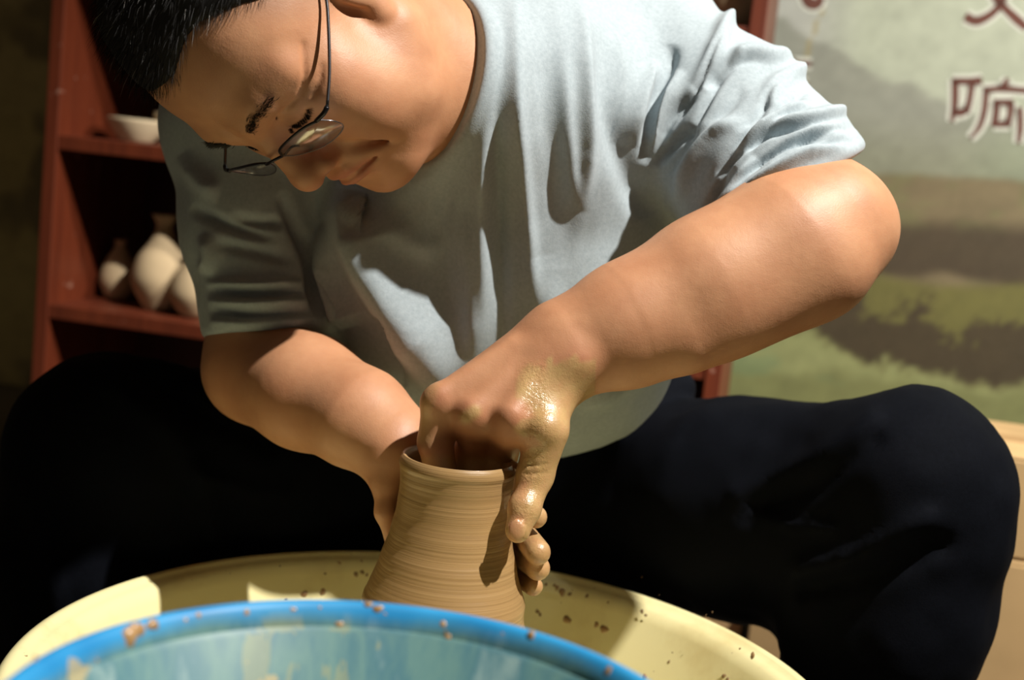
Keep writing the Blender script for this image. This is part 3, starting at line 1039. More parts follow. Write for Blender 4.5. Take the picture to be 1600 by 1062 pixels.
CH_XIANG = [  # the two halves of the character on the right
    ([(1492, 124), (1492, 160), (1487, 190)], [9, 9, 5]), ([(1488, 127), (1515, 127), (1534, 126)], [9, 9, 11]),
    ([(1519, 128), (1515, 155), (1510, 176)], [8, 8, 8]), ([(1489, 174), (1500, 176), (1512, 172)], [9, 10, 8]),
    ([(1574, 122), (1570, 132), (1562, 140)], [5, 8, 7]), ([(1536, 140), (1570, 139), (1606, 142), (1630, 144)], [7, 8, 8, 10]),
    ([(1541, 140), (1538, 172), (1530, 198), (1516, 216)], [8, 8, 7, 4]), ([(1628, 142), (1630, 180), (1626, 216), (1612, 226)], [9, 9, 9, 4]),
    ([(1557, 161), (1556, 180), (1552, 197)], [9, 9, 8]), ([(1552, 160), (1570, 160), (1583, 160)], [8, 8, 9]),
    ([(1580, 160), (1578, 178), (1575, 196)], [9, 8, 8]), ([(1552, 194), (1565, 194), (1577, 194)], [8, 8, 8]),
    ([(1594, 168), (1594, 200), (1591, 224)], [7, 8, 5])]
CH_WEN = [
    ([(1508, 26), (1525, 33), (1546, 24), (1562, 8), (1576, -20)], [12, 12, 10, 9, 8]),
    ([(1540, -22), (1556, -2), (1570, 13), (1588, 30), (1604, 44)], [8, 10, 10, 12, 10]),
    ([(1505, -30), (1560, -32), (1620, -30)], [9, 9, 11])]
CH_WANG = [
    ([(1198, 97), (1235, 98), (1268, 100)], [5, 6, 7]), ([(1236, 90), (1236, 120), (1234, 165)], [6, 6, 6]),
    ([(1240, 131), (1252, 131), (1262, 131)], [6, 6, 7]), ([(1200, 131), (1230, 131), (1244, 131)], [5, 5, 5]),
    ([(1200, 166), (1240, 166), (1278, 168)], [6, 6, 8]), ([(1254, 142), (1262, 150), (1268, 158)], [5, 6, 4])]
CH_DOT = [([(1254, -12), (1264, 4), (1276, 6), (1284, -4)], [10, 15, 14, 9])]


def character(strokes, label):
    halo = slab('character_outline', [stroke(p, [w + 13 for w in ws]) for p, ws in strokes], BB - .0021, .0002, MURAL, M_HALO)
    ink = slab('character', [stroke(p, [w * 1.2 for w in ws]) for p, ws in strokes], BB - .0025, .0002, MURAL, M_INK)
    ink['label'] = label


character(CH_XIANG, 'brown brush character with white outline at the right')
character(CH_WEN, 'brown crossed-stroke brush character')
character(CH_WANG, 'faint brown character beside the sleeve')
character(CH_DOT, 'faded brown brush mark')

# ------------------------------------------------------------------ bookcase
ua, _ = on_plane(78, 60, 0); ub, _ = on_plane(50, 560, 0); UL = (ua + ub) / 2
uc, _ = on_plane(1180, 60, 0); ud, _ = on_plane(1118, 760, 0); UR = (uc + ud) / 2
TH, DEP, TOP = .022, .30, 1.62
case = empty('bookcase', tuple(at((UL + UR) / 2, DEP / 2, 0)), 'red-brown wooden open bookcase holding unglazed pottery behind the potter', 'bookcase')


def sb(name, lo, hi, mat=M_WOOD, bevel=.0015, lean=0.0):
    M = SHELF_M
    me = box_mesh(name, lo, hi, bevel, None)
    if lean:
        me.transform(Matrix(((1, 0, lean, -lean * .7), (0, 1, 0, 0), (0, 0, 1, 0), (0, 0, 0, 1))))
    me.transform(M)
    return link(name, me, case, mat, False)


sb('side_panel', (UL, 0, 0), (UL + TH, DEP, TOP))
sb('side_panel', (UR - TH, 0, 0), (UR, DEP, TOP))
UM = (UL + UR) / 2 + .12
sb('divider', (UM, .002, .02), (UM + TH, DEP - .01, TOP - TH))
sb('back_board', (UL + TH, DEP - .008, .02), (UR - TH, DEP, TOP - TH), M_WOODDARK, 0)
sb('top_board', (UL - .004, -.004, TOP - TH), (UR + .004, DEP, TOP))


def shelf_z(px, py): return on_plane(px, py, 0)[1]


ZL1 = shelf_z(180, 232); ZL2 = shelf_z(195, 503)
ZR1 = shelf_z(1168, 54); ZR2 = shelf_z(1098, 582)
for z in (ZL1, ZL2, ZL2 - .30, ZL1 + .27):
    sb('shelf', (UL + TH, .003, z - TH / 2), (UM, DEP - .008, z + TH / 2))
for z in (ZR1, ZR2, ZR2 - .27, (ZR1 + ZR2) / 2):
    sb('shelf', (UM + TH, .003, z - TH / 2), (UR - TH, DEP - .008, z + TH / 2))


def vase(name, px, back, zbase, h, rmax, prof, label, mat, cat='vase', group=None):
    u, _ = on_plane(px, 430, back)
    o = empty(name, tuple(at(u, back, zbase)), label, cat, group)
    C = np.array(catmull([(r * rmax, z * h, 0) for r, z in prof], 6))[:, :2]
    C = C[(C[:, 0] > 0)]
    out = [(0.001, .0005)] + [tuple(c) for c in C]
    inner = [(max(c[0] - .004, .003), c[1]) for c in C[::-1] if c[1] > h * .1] + [(0.002, h * .1)]
    me = lathe_mesh('body', out + inner, 48)
    b = link('body', me, None, mat); b.parent = o
    return o


VP = [(.50, 0), (.62, .05), (.92, .22), (1.0, .36), (.84, .54), (.48, .70), (.30, .82), (.28, .90), (.44, 1.0)]
VPW = [(.50, 0), (.72, .08), (1.0, .30), (.90, .52), (.56, .74), (.30, .88), (.30, .95), (.36, 1.0)]
BP = [(.45, 0), (.55, .05), (.80, .45), (.98, .85), (1.0, 1.0)]
zs2 = ZL2 + TH / 2; zs1 = ZL1 + TH / 2
vase('vase', 252, .10, zs2, .152, .047, VP, 'tall unglazed vase with flared neck in the middle of the lower shelf', M_BISQ)
vase('vase', 186, .15, zs2, .098, .031, VPW, 'small plump unglazed vase nearest the side panel of the bookcase', M_BISQ)
vase('vase', 312, .08, zs2, .112, .045, VPW, 'round unglazed vase half hidden by the grey sleeve', M_BISQ)
vase('bowl', 200, .10, zs1, .036, .047, BP, 'shallow unglazed bowl on the shelf beside the potter\'s forehead', M_BISQ2, 'bowl')
vase('cup', 246, .13, zs1, .050, .022, BP, 'small unglazed cup behind the forehead, next to the shallow bowl', M_BISQ2, 'cup')
vase('jar', 1098, .09, ZR1 + TH / 2, .16, .048, VPW, 'tan unglazed jar on the shelf above the raised sleeve', M_BISQ, 'jar')

# ------------------------------------------------------------------ cardboard boxes


def carton(u0, u1, b0, b1, z0, z1, label, rot=0.0):
    cx = at((u0 + u1) / 2, (b0 + b1) / 2, z0)
    o = empty('cardboard_box', tuple(cx), label, 'box'); o.rotation_euler.z = -YAW + rot
    w, dp, h = (u1 - u0), (b1 - b0), z1 - z0
    def add(n, lo, hi, m, bv=.002):
        b = link(n, box_mesh(n, lo, hi, bv), None, m, False); b.parent = o; return b
    add('carton_body', (-w / 2, -dp / 2, 0), (w / 2, dp / 2, h - .004), M_CARD)
    add('flap', (-w / 2 + .001, -dp / 2 + .001, h - .004), (w / 2 - .001, -.002, h), M_CARD, .001)
    add('flap', (-w / 2 + .001, .002, h - .004), (w / 2 - .001, dp / 2 - .001, h - .0005), M_CARD, .001)
    add('tape_strip', (-w / 2 - .0004, -.022, h - .0002), (w / 2 + .0004, .022, h + .0006), M_TAPE, 0)
    return o


bx_b = -.20
uA, zA = on_plane(1533, 706, bx_b); uB, zB = on_plane(1560, 872, bx_b)
carton(uA, uA + .34, bx_b, bx_b + .26, zB + .003, zA, 'cardboard box on top of the stack behind the bent knee')
carton(uA - .03, uA + .36, bx_b - .005, bx_b + .29, max(zB - .34, .001), zB, 'larger cardboard box at the bottom of the stack behind the knee')
uC, zC = on_plane(1178, 928, .02); uD, _ = on_plane(1330, 940, .02)
carton(uC, uD, .02, .25, .001, zC, 'brown cardboard box glimpsed between thigh and shin')
uE, zE = on_plane(1103, 935, .10); uF, _ = on_plane(1163, 940, .10)
carton(uE - .0, uF, .10, .28, .001, zE + .01, 'dark narrow cardboard box glimpsed beneath the thigh beside the bookcase')

# ------------------------------------------------------------------ pottery wheel
HP = 0.392 * 1.0
PAN_R = .307
PAN_C = np.array([-.139 / .3 * 0, 0, 0])
PAN_C = np.array([-.084 * HP, 2.433 * HP, CAM_Z - HP])
wheel = empty('pottery_wheel', (PAN_C[0], PAN_C[1], 0), 'pottery wheel with wide cream splash pan spattered with clay', 'pottery wheel')


def lathed(name, prof, parent, mat, loc, seg=96, disp=None, closed=False):
    me = lathe_mesh(name, prof, seg, closed, disp)
    o = link(name, me, None, mat); o.parent = parent
    o.location = Vector(loc) - Vector(parent.location) if parent is not None else Vector(loc)
    return o


lip = [(PAN_R - .006 + .007 * math.cos(a), -.007 + .007 * math.sin(a)) for a in np.linspace(-.9, 2.6, 9)]
pan_prof = [(.04, -.112), (.20, -.112), (.252, -.106), (.262, -.095)] + [(.262 + .034 * t, -.095 + .075 * t) for t in (.3, .6, .9)] + [(PAN_R - .004, -.016)] + lip + \
    [(PAN_R - .016, -.004), (PAN_R - .0225, -.0075), (PAN_R - .027, -.016), (.262, -.060), (.250, -.088), (.235, -.098), (.19, -.103), (.04, -.103)]
pan = lathed('splash_pan', pan_prof, wheel, M_PAN, PAN_C, 160)
POT_W = to_world(POTC)[0]
WH_Z = PAN_C[2] - .035
lathed('wheel_head', [(.001, -.018), (.11, -.018), (.115, -.014), (.115, -.002), (.113, 0), (.001, 0)], wheel, M_STEEL, (POT_W[0], POT_W[1], WH_Z), 64)
lathed('shaft', [(.001, -.09), (.02, -.09), (.02, -.017), (.001, -.017)], wheel, M_STEEL, (POT_W[0], POT_W[1], WH_Z), 24)
hz = PAN_C[2] - .112
b = link('housing', box_mesh('housing', (-.17, -.17, hz - .10), (.17, .17, hz - .001), .012), None, M_GREY, False); b.parent = wheel
for sx in (-1, 1):
    for sy in (-1, 1):
        l = link('leg', box_mesh('leg', (sx * .15 - .016, sy * .15 - .016, 0), (sx * .15 + .016, sy * .15 + .016, hz - .09), .003), None, M_GREY, False); l.parent = wheel


def blob(bm, c, r, nrm):
    nrm = Vector(nrm).normalized(); t = nrm.orthogonal().normalized(); s = nrm.cross(t)
    k = 9; ph = random.random() * 6
    rings = []
    for fr, hh in ((1.0, .02), (.75, .30), (.35, .45)):
        ring = []
        for i in range(k):
            a = 2 * math.pi * i / k + ph
            rr = r * fr * (1 + .18 * math.sin(2 * a + ph) + .16 * math.sin(3 * a + 2 * ph))
            ring.append(bm.verts.new(Vector(c) + (t * math.cos(a) + s * math.sin(a)) * rr + nrm * r * hh))
        rings.append(ring)
    for r0, r1 in zip(rings[:-1], rings[1:]):
        for i in range(k): bm.faces.new((r0[i], r0[(i + 1) % k], r1[(i + 1) % k], r1[i]))
    bm.faces.new(rings[-1])


def pan_pt(ang, z):                     # inner wall of the pan: radius at height z
    r = np.interp(z, [-.088, -.060, -.016], [.250, .262, PAN_R - .027])
    a = math.radians(ang)
    return Vector((r * math.cos(a), r * math.sin(a), z)), Vector((-math.cos(a), -math.sin(a), .35))


def hit_pan(px, py):
    d = FWD + (px - 800) / FPX * RGT + (531 - py) / FPX * UPV
    o = CAM - PAN_C
    best = None
    for t in np.linspace(.9, 1.5, 1200):
        X = o + d * t
        r = np.interp(X[2], [-.088, -.060, -.016], [.250, .262, PAN_R - .027])
        if math.hypot(X[0], X[1]) >= r and X[2] > -.1: best = X; break
    if best is None: return None
    n = Vector((-best[0], -best[1], .35 * math.hypot(best[0], best[1]))).normalized()
    return Vector(best), n


def spots(lst, name, mat):
    bm = bmesh.new()
    for px, py, r in lst:
        h = hit_pan(px, py)
        if h: blob(bm, h[0], r * (1.2 if mat is M_CLAY else .8) / FPX, h[1])
    o = link(name, bm_mesh(name, bm), None, mat); o.parent = wheel; o.location = Vector(PAN_C) - wheel.location
    tag(o, kind='stuff'); return o


spots([(475, 928, 6), (504, 925, 6), (886, 968, 7), (932, 976, 5), (944, 983, 7), (1176, 1024, 5), (1007, 1058, 5)], 'wet_clay_splatter', M_CLAY)
fine = [(870, 918, 6), (878, 925, 9), (890, 928, 5), (866, 914, 4), (853, 913, 4), (917, 931, 5), (950, 941, 3), (840, 955, 6), (844, 960, 5), (1003, 955, 5), (1009, 961, 4),
        (1045, 1034, 4), (1131, 1056, 6), (1137, 1061, 5), (530, 879, 4), (556, 897, 6), (566, 894, 5), (565, 876, 3), (508, 896, 3), (573, 898, 4), (1156, 1013, 3), (447, 937, 4)]
for _ in range(60):
    fine.append((random.uniform(300, 1150), random.uniform(880, 1050), random.uniform(.8, 2.2)))
spots(fine, 'dry_clay_splatter', M_CLAYDRY)

# ------------------------------------------------------------------ pot being thrown
POT_H = POT_W[2] - WH_Z
pot = empty('clay_pot', (POT_W[0], POT_W[1], WH_Z), 'wet brown clay pot being shaped on the wheel by two hands', 'pot')
prof_o = [(.0415, 0), (.0432, -.003), (.0440, -.007), (.0430, -.011), (.0424, -.016), (.0420, -.026), (.0425, -.038), (.0445, -.052), (.0475, -.066), (.0515, -.080),
          (.0555, -.094), (.0598, -.105), (.0615, -.111), (.0612, -.119), (.0620, -.126), (.0640, -.132), (.0655, -.140), (.067, -.150), (.072, -POT_H)]
prof_o = [(r, z) for r, z in prof_o if z >= -POT_H]
prof_o = [tuple(c[:2]) for c in catmull([(r, z, 0) for r, z in prof_o], 12)]
prof_i = [(.0395, -.0005), (.0375, -.003), (.0365, -.008), (.0360, -.02), (.0365, -.04), (.040, -.06), (.045, -.08), (.050, -.10), (.050, -.115), (.04, -.125), (.001, -.126)]
prof_i = [tuple(c[:2]) for c in catmull([(r, z, 0) for r, z in prof_i], 5)]


def throw(a, z, i):
    g = np.sin(z * 310 + .3 * np.sin(a + 1)) * .00016 + np.sin(z * 1370 + .4 * np.cos(a)) * .00005
    low = np.clip((-.100 - z) / .02, 0, 1)
    sp = np.sin((z * 230 + a * .9)) * .0008 * low
    return (g + sp) * np.clip((-z - .010) / .006, 0, 1) * (i < len(prof_o))


prof_all = [(.001, -POT_H)] + prof_o[::-1] + prof_i
p2 = list(prof_all)
me = lathe_mesh('pot_wall', p2, 144, False, lambda a, z, i: throw(a, z, np.zeros_like(i)) * ((i > 1) & (i < len(prof_o))))
pw = link('pot_wall', me, None, M_POT); pw.parent = pot; pw.location = (0, 0, POT_H)
# rim lump beside the little finger
bm = bmesh.new(); bmesh.ops.create_icosphere(bm, subdivisions=3, radius=1)
for v in bm.verts:
    v.co = Vector((v.co.x * .0062, v.co.y * .0055, v.co.z * .0036)) * (1 + .18 * math.sin(v.co.x * 5 + v.co.y * 4))
lump = link('rim_lump', bm_mesh('rim_lump', bm), None, M_CLAY); lump.parent = pot
lump.location = Vector(to_world(around(-8, .0405, .002))[0]) - pot.location

# ------------------------------------------------------------------ blue basin in front
HB = .228
BC = np.array([-.188 * HB, 2.195 * HB, CAM_Z - HB]); BR = .637 * HB
bowl = empty('plastic_basin', tuple(BC), 'bright blue plastic water basin with clay-washed inside in the near foreground', 'basin')
rim = [(BR - .0040 + .0042 * math.cos(a), -.0042 + .0042 * math.sin(a)) for a in np.linspace(-1.2, 2.8, 10)]
bp = [(.002, -.19), (BR * .72, -.19), (BR * .76, -.185), (BR - .016, -.012)] + rim + [(BR - .0105, -.0065), (BR - .0130, -.020), (BR * .745, -.180), (BR * .70, -.186), (.002, -.186)]
shell = lathed('basin_shell', bp, bowl, M_BOWL, BC, 160)
water = lathed('water', [(.001, -.150), (BR * .797, -.150)], bowl, None, BC, 96)
mw = MatB('cloudy_water'); mw.set(Base_Color=mw.ramp(mw.noise(8), [(0.3, (0.30, 0.27, 0.16)), (0.7, (0.36, 0.33, 0.20))]), Roughness=0.05); water.data.materials.append(mw.m)


def bowl_hit(px, py, extra=.0):
    d = FWD + (px - 800) / FPX * RGT + (531 - py) / FPX * UPV
    o = CAM - BC
    for t in np.linspace(.5, .9, 1600):
        X = o + d * t
        r = np.interp(X[2], [-.18, -.020, -.0085, 0], [BR * .745, BR - .0130, BR - .0105, BR - .006])
        if X[2] < .0005 and math.hypot(X[0], X[1]) >= r:
            return Vector(X), Vector((-X[0], -X[1], .4 * math.hypot(X[0], X[1]))).normalized()
    return None


bm = bmesh.new()
for px, py, r in ((203, 994, 15), (215, 984, 12), (200, 1004, 8), (238, 977, 10), (693, 977, 8), (700, 996, 7), (697, 986, 5), (786, 991, 4), (530, 975, 7), (458, 953, 6), (500, 950, 4),
                  (590, 952, 8), (602, 960, 5), (575, 945, 6), (790, 993, 3), (625, 966, 4), (830, 993, 7), (150, 1030, 4), (55, 1029, 5), (950, 1050, 8), (310, 962, 5), (290, 970, 5), (385, 958, 6)):
    h = bowl_hit(px, py)
    if h: blob(bm, h[0], r * 0.72 / FPX, h[1])
cs = link('clay_smears', bm_mesh('clay_smears', bm), None, M_CLAY); cs.parent = bowl; tag(cs, kind='stuff')
stand_top = BC[2] - .191
stand = empty('low_stool', (BC[0], BC[1], 0), 'low wooden stand directly beneath the blue basin', 'stool')


def add_stool(root, w, d, top, inset=.03):
    s = link('seat', box_mesh('seat', (-w / 2, -d / 2, top - .025), (w / 2, d / 2, top), .004), None, M_STOOL, False); s.parent = root
    for sx in (-1, 1):
        for sy in (-1, 1):
            x, y = sx * (w / 2 - inset), sy * (d / 2 - inset)
            l = link('leg', box_mesh('leg', (x - .014, y - .014, 0), (x + .014, y + .014, top - .024), .003), None, M_STOOL, False); l.parent = root
    for sy in (-1, 1):
        y = sy * (d / 2 - inset)
        l = link('rail', box_mesh('rail', (-w / 2 + inset, y - .008, top * .4), (w / 2 - inset, y + .008, top * .4 + .025), .002), None, M_STOOL, False); l.parent = root


add_stool(stand, .22, .22, stand_top)

# ------------------------------------------------------------------ the potter
v, f = sdf_mesh(body, (-.34, -.30, .86), (.42, .37, 1.56), .0021)
me = fig_mesh('person', v, f)
q = to_head(v); px = proj(v)
inhead = ((v > HLO.astype(F32)) & (v < HHI.astype(F32))).all(1)
tint = np.zeros((len(v), 4), F32)
sy = np.abs(q[:, 0])
lips = np.minimum(poly_dist(np.stack([sy, q[:, 2] * 1.0], 1), [(0, -.066), (.010, -.0655), (.024, -.0730)]), poly_dist(np.stack([sy, q[:, 2]], 1), [(0, -.0770), (.010, -.0765), (.021, -.0760)]))
tint[:, 0] = np.where(inhead & (q[:, 1] > .075), np.clip(1.5 - lips / .004, 0, 1) * .75, 0)
tint[:, 0] += np.where(inhead, .35 * np.exp(-((q - np.array([0, .105, -.045])) ** 2).sum(1) / .018 ** 2), 0)
tint[:, 0] += np.where(inhead, .22 * np.exp(-(((sy - .05) ** 2 + (q[:, 1] - .06) ** 2 + (q[:, 2] + .035) ** 2) / .024 ** 2)), 0)


def hair_mask(qq):                      # >0 where hair grows
    s = np.abs(qq[:, 0]); y = qq[:, 1]; z = qq[:, 2]
    line = np.interp(y, [-.12, -.03, .005, .022, .035, .05, .07, .10], [-.06, -.03, .012, .038, .056, .070, .076, .080])
    line = line + .012 * np.clip((s - .02) / .03, 0, 1) * np.clip((y - .03) / .03, 0, 1)
    return z - line


hm = hair_mask(q) + vnoise(q, 90, 2) * .010
fade = np.clip(hm / .010 + .3, 0, 1)
side = np.clip((.068 - q[:, 2]) / .03, 0, 1)
stub = np.clip((hm + .040) / .030, 0, 1) * .40 * np.clip((.055 - q[:, 1]) / .02, 0, 1)
tint[:, 1] = np.where(inhead, np.maximum(fade * (1 - .5 * side), stub), 0)
# dried slip on the left hand and clay on the right fingers
nearhand = (v[:, 2] < 1.035) & (px[:, 0] > 640) & (px[:, 0] < 930) & (px[:, 1] > 500) & (px[:, 1] < 880) & (v[:, 0] < .075)
edge = np.interp(px[:, 1], [540, 570, 620, 650, 668, 690, 720], [905, 806, 800, 822, 790, 835, 790])
cl = np.clip((px[:, 0] - edge + vnoise(v, 130, 8) * 40) / 16, 0, 1) * np.clip((px[:, 1] - 556 + vnoise(v, 220, 6) * 30) / 12, 0, 1)
cl = np.maximum(cl, np.clip(1.6 - poly_dist(px, [(728, 652), (742, 642)]) / 9, 0, 1))
cl = np.maximum(cl, .55 * np.clip(1.4 - poly_dist(px, [(675, 600), (662, 640), (664, 690)]) / 12, 0, 1))
cl = np.maximum(cl, np.clip((px[:, 1] - 706) / 14, 0, 1) * (px[:, 0] < 795))
cl = cl * (1 - .75 * np.clip(1.3 - poly_dist(px, [(806, 835), (811, 812)]) / 12, 0, 1)) * (1 - .5 * np.clip(1.3 - poly_dist(px, [(812, 775), (816, 760)]) / 16, 0, 1))
tint[:, 2] = np.where(nearhand, cl, 0)
wet = np.clip(1.5 - poly_dist(px, [(838, 560), (832, 600), (842, 640), (840, 690), (832, 760), (822, 800)]) / 22, 0, 1) * np.clip((px[:, 1] - 556) / 16, 0, 1)
tint[:, 3] = np.where(nearhand, np.maximum(wet, .35 * cl), 0)
# knuckles redder
for kx, ky, kr in ((678, 625, 26), (734, 652, 26), (797, 664, 28), (905, 563, 26), (815, 765, 20)):
    tint[:, 0] += np.where(nearhand | (px[:, 0] > 880), .38 * np.exp(-((px[:, 0] - kx) ** 2 + (px[:, 1] - ky) ** 2) / kr ** 2) * (v[:, 2] < 1.01), 0)
rfing = np.zeros(len(v), bool)
dpot = v - POTC.astype(F32)
hgt = dpot @ _upf.astype(F32); sdx = dpot @ _sx.astype(F32)
rfing = (hgt < -.03) & (hgt > -.13) & (np.linalg.norm(dpot - hgt[:, None] * _upf.astype(F32), axis=1) < .09) & (sdx > -.03) & (v[:, 2] > .96)
tint[:, 2] = np.where(rfing, .8, tint[:, 2]); tint[:, 3] = np.where(rfing, .6, tint[:, 3])
tint = np.clip(tint, 0, 1)
ca = me.color_attributes.new('tint', 'FLOAT_COLOR', 'POINT'); ca.data.foreach_set('color', tint.ravel())
person = link('person', me, None, M_SKIN)
tag(person, 'person in glasses, light grey shirt and dark trousers bent over a clay pot', 'person')
vn = np.zeros(len(v) * 3, F32); me.vertices.foreach_get('normal', vn); vn = vn.reshape(-1, 3)

# hair: close cap and short strands in one part


def hair_cap(p):
    qq = to_head(p)
    top = np.clip((hair_mask(qq)) / .05, 0, 1)
    d = skull(qq) - (.0015 + .0105 * top)
    return smax(d, -hair_mask(qq) * .9 + .002, .004).astype(F32)


hv, hf = sdf_mesh(hair_cap, HLO, HHI, .0035, 1)
cap_w = to_world(hv); cap_f = hf[:, ::-1]
up_w = np.array([RGT, UPV, FWD]).T @ (HR @ np.array([0, 0, 1.0])); fw_w = np.array([RGT, UPV, FWD]).T @ (HR @ np.array([0, 1.0, 0]))
hm0 = hair_mask(to_head(hv))
cand = np.flatnonzero((hm0 > .002))
capme = mesh_np('tmp_cap', cap_w, cap_f); cn = np.zeros(len(hv) * 3, F32); capme.vertices.foreach_get('normal', cn); cn = cn.reshape(-1, 3)
bpy.data.meshes.remove(capme)
NS_ = 16000
pick = rng.choice(cand, NS_)
root = cap_w[pick] + rng.normal(0, .0012, (NS_, 3)) - cn[pick] * .003
side = np.clip((.075 - to_head(hv[pick])[:, 2]) / .04, 0, 1)
ln = (.012 + .008 * rng.random(NS_)) * (1 - .72 * side)
dr = cn[pick] * .42 + fw_w * .70 + rng.normal(0, .13, (NS_, 3)); dr /= np.linalg.norm(dr, axis=1, keepdims=True)
sdv = np.cross(dr, rng.normal(0, 1, (NS_, 3))); sdv /= np.linalg.norm(sdv, axis=1, keepdims=True)
wid = .00014
bend = dr + fw_w * .35 - cn[pick] * .25; bend /= np.linalg.norm(bend, axis=1, keepdims=True)
mid = root + dr * ln[:, None] * .55; tip = mid + bend * ln[:, None] * .45
sv = np.stack([root - sdv * wid, root + sdv * wid, mid + sdv * wid * .8, mid - sdv * wid * .8, tip + sdv * wid * .15, tip - sdv * wid * .15], 1).reshape(-1, 3)
base = np.arange(NS_)[:, None] * 6 + len(cap_w)
sf = np.concatenate([base + np.array([0, 1, 2, 3]), base + np.array([3, 2, 4, 5])])
hme = mesh_np('hair', np.concatenate([cap_w, sv]), np.concatenate([cap_f, sf]))
gr = np.zeros((len(cap_w) + len(sv), 4), F32); gr[:, 3] = 1
isg = (rng.random(NS_) < .022).repeat(6); gr[len(cap_w):, :3] = isg[:, None] * .8
ca = hme.color_attributes.new('grey', 'FLOAT_COLOR', 'POINT'); ca.data.foreach_set('color', gr.ravel())
hair = link('hair', hme, person, M_HAIR); hair['label'] = 'short black hair flecked with grey'


def surf_head(x, z):                    # forward distance of the face at (x, z)
    ys = np.linspace(.13, .0, 260).astype(F32)
    P = np.stack([np.full_like(ys, x), ys, np.full_like(ys, z)], 1)
    d = head_local(P); i = int(np.argmax(d < 0)); return float(ys[i])


def strands(name, pts, n, length, spread, lift, direction):
    vs, fs = [], []
    for k in range(n):
        t = random.random(); i = min(int(t * (len(pts) - 1)), len(pts) - 2); u = t * (len(pts) - 1) - i
        x = pts[i][0] * (1 - u) + pts[i + 1][0] * u + random.gauss(0, spread * .5); z = pts[i][1] * (1 - u) + pts[i + 1][1] * u + random.gauss(0, spread)
        y = surf_head(x, z) - .0005
        r = np.array([x, y, z]); sgn = 1 if x > 0 else -1
        d = np.array([sgn * direction[0], lift, direction[1]]) + rng.normal(0, .15, 3); d /= np.linalg.norm(d)
        s = np.cross(d, [0, 1, .1]); s /= np.linalg.norm(s)
        m = r + d * length * .5; e = m + (d - np.array([0, lift * .9, 0])) * length * .5
        b0 = len(vs)
        w = .00022
        vs += [r - s * w, r + s * w, m + s * w, m - s * w, e]
        fs += [(b0, b0 + 1, b0 + 2, b0 + 3), (b0 + 3, b0 + 2, b0 + 4, b0 + 4)]
    V = to_world(np.array([hl(x) for x in vs]))
    me = mesh_py(name, V, [tuple(dict.fromkeys(t)) for t in fs])
    return link(name, me, person, M_HAIR)


for sg in (1, -1):
    strands('eyebrow', [(sg * .014, .018), (sg * .030, .0235), (sg * .048, .020)], 260, .0075, .0018, .30, (.9, .12))
    strands('eyelashes', [(sg * .018, -.0098), (sg * .026, -.0112), (sg * .036, -.0112), (sg * .047, -.0088)], 260, .0070, .0006, .9, (.25, -.5))

# shirt
v, f = sdf_mesh(shirt, (-.37, -.17, .87), (.34, .40, 1.56), .0019)
v = shirt_folds(v)
sh = link('shirt', fig_mesh('shirt', v, f), person, M_SHIRT); sh['label'] = 'light grey long-sleeved shirt with pushed-up sleeves'
# trousers
v, f = sdf_mesh(trousers, (-.58, -.66, .98), (.50, .03, 1.66), .0065, 1)
W_ = to_world(v)
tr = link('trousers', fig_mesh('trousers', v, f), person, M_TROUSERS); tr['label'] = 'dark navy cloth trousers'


def shoe(q):
    c = to_world(q)[0]
    bm = bmesh.new()
    prof = [(-.10, .030, .055), (-.085, .040, .085), (-.04, .042, .095), (.0, .044, .075), (.06, .050, .058), (.11, .047, .045), (.145, .034, .036), (.160, .012, .024)]
    rings = []
    for (y, w, h) in prof:
        ring = []
        for k in range(16):
            a = 2 * math.pi * k / 16
            x = w * math.copysign(abs(math.cos(a)) ** .8, math.cos(a)); z = h * .5 + h * .5 * math.copysign(abs(math.sin(a)) ** .7, math.sin(a))
            ring.append(bm.verts.new((c[0] + x, c[1] - y + .02, z + .001)))
        rings.append(ring)
    for r0, r1 in zip(rings[:-1], rings[1:]):
        for k in range(16): bm.faces.new((r0[k], r0[(k + 1) % 16], r1[(k + 1) % 16], r1[k]))
    bm.faces.new(rings[0]); bm.faces.new(rings[-1])
    o = link('shoe', bm_mesh('shoe', bm), person, M_SHOE)
    return o


shoe(SHIN_L[-1][0]); shoe(SHIN_R[-1][0])
hipc = W(785, 745, 1.47)
seat = empty('low_stool', (hipc[0], hipc[1] + .02, 0), 'low wooden stool the potter sits on, hidden behind dark trousers', 'stool')
add_stool(seat, .32, .26, hipc[2] - .105)

# ------------------------------------------------------------------ spectacles
GY, GZ, GW = .104, -.008, .078
glasses = empty('eyeglasses', tuple(to_world(hl((0, GY, GZ)))[0]), 'thin dark metal half-rim eyeglasses slipped down on the potter\'s nose', 'glasses')


def G(x, y, z): return to_world(hl((x, y, z)))[0]


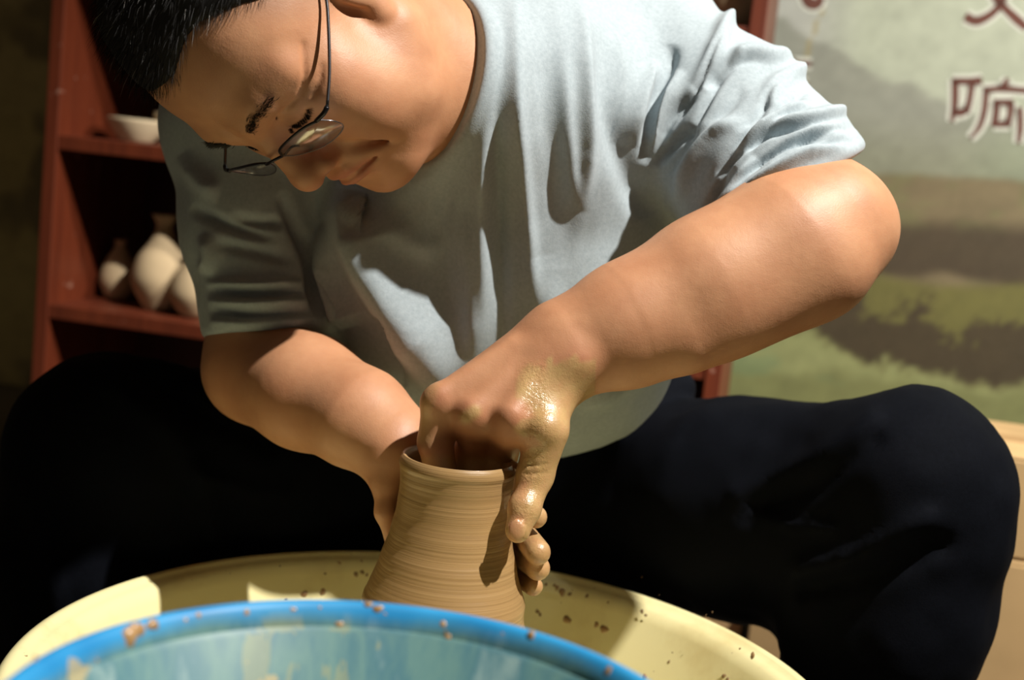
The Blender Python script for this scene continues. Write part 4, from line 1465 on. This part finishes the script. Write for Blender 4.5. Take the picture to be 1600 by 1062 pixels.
def wire(name, pts, r, mat, n=6, seg=8):
    P = catmull(pts, n) if len(pts) > 2 else pts
    return link(name, tube_mesh(name, [G(*p) for p in P], r, seg), glasses, mat)


TILT = .16     # the lens plane leans: lower edge nearer the cheek


def lens_pt(x, z): return (x, GY - .010 * (abs(x) / .07) ** 2 - TILT * (GZ - z) , z)


for sg in (1, -1):
    top = [lens_pt(sg * x, GZ + z) for x, z in ((.010, -.004), (.020, .0035), (.038, .0060), (.056, .0050), (.068, .0005))]
    wire('top_rim', top, .0011, M_FRAME)
    low = [lens_pt(sg * x, GZ + z) for x, z in ((.068, .0005), (.0700, -.010), (.0665, -.0195), (.052, -.0225), (.034, -.0205), (.017, -.0125), (.010, -.004))]
    wire('lower_rim', low, .00045, M_TEMPLE)
    outline = catmull(top, 6)[:-1] + catmull(low, 6)[:-1]
    c = np.mean(outline, 0)
    vs = []
    for dy in (.0006, -.0006):
        vs += [G(p[0], p[1] + dy, p[2]) for p in outline]
    vs += [G(c[0], c[1] + .0022, c[2]), G(c[0], c[1] + .0010, c[2])]
    n = len(outline); fs = []
    for k in range(n):
        k2 = (k + 1) % n
        fs += [(k, k2, 2 * n), (n + k2, n + k, 2 * n + 1), (k, n + k, n + k2, k2)]
    link('lens', mesh_py('lens', vs, fs), glasses, M_GLASS)
    wire('nose_pad', [(sg * .0085, GY - .002, GZ - .006), (sg * .0100, GY - .010, GZ - .010), (sg * .0095, GY - .013, GZ - .016)], .0010, M_FRAME, 4)
    wire('hinge', [lens_pt(sg * .066, GZ + .0015), (sg * .0745, GY - .012, GZ + .001), (sg * GW, GY - .016, GZ + .0008)], .0018, M_FRAME, 4)
    tmpl = wire('temple', [(sg * GW, GY - .016, GZ + .0008), (sg * .0795, .06, -.004), (sg * .0805, .02, .004), (sg * .0800, -.012, .012), (sg * .074, -.040, -.008)], .0012, M_TEMPLE)
wire('bridge', [lens_pt(.010, GZ - .004), (.005, GY + .003, GZ + .0005), (-.005, GY + .003, GZ + .0005), lens_pt(-.010, GZ - .004)], .0011, M_FRAME)
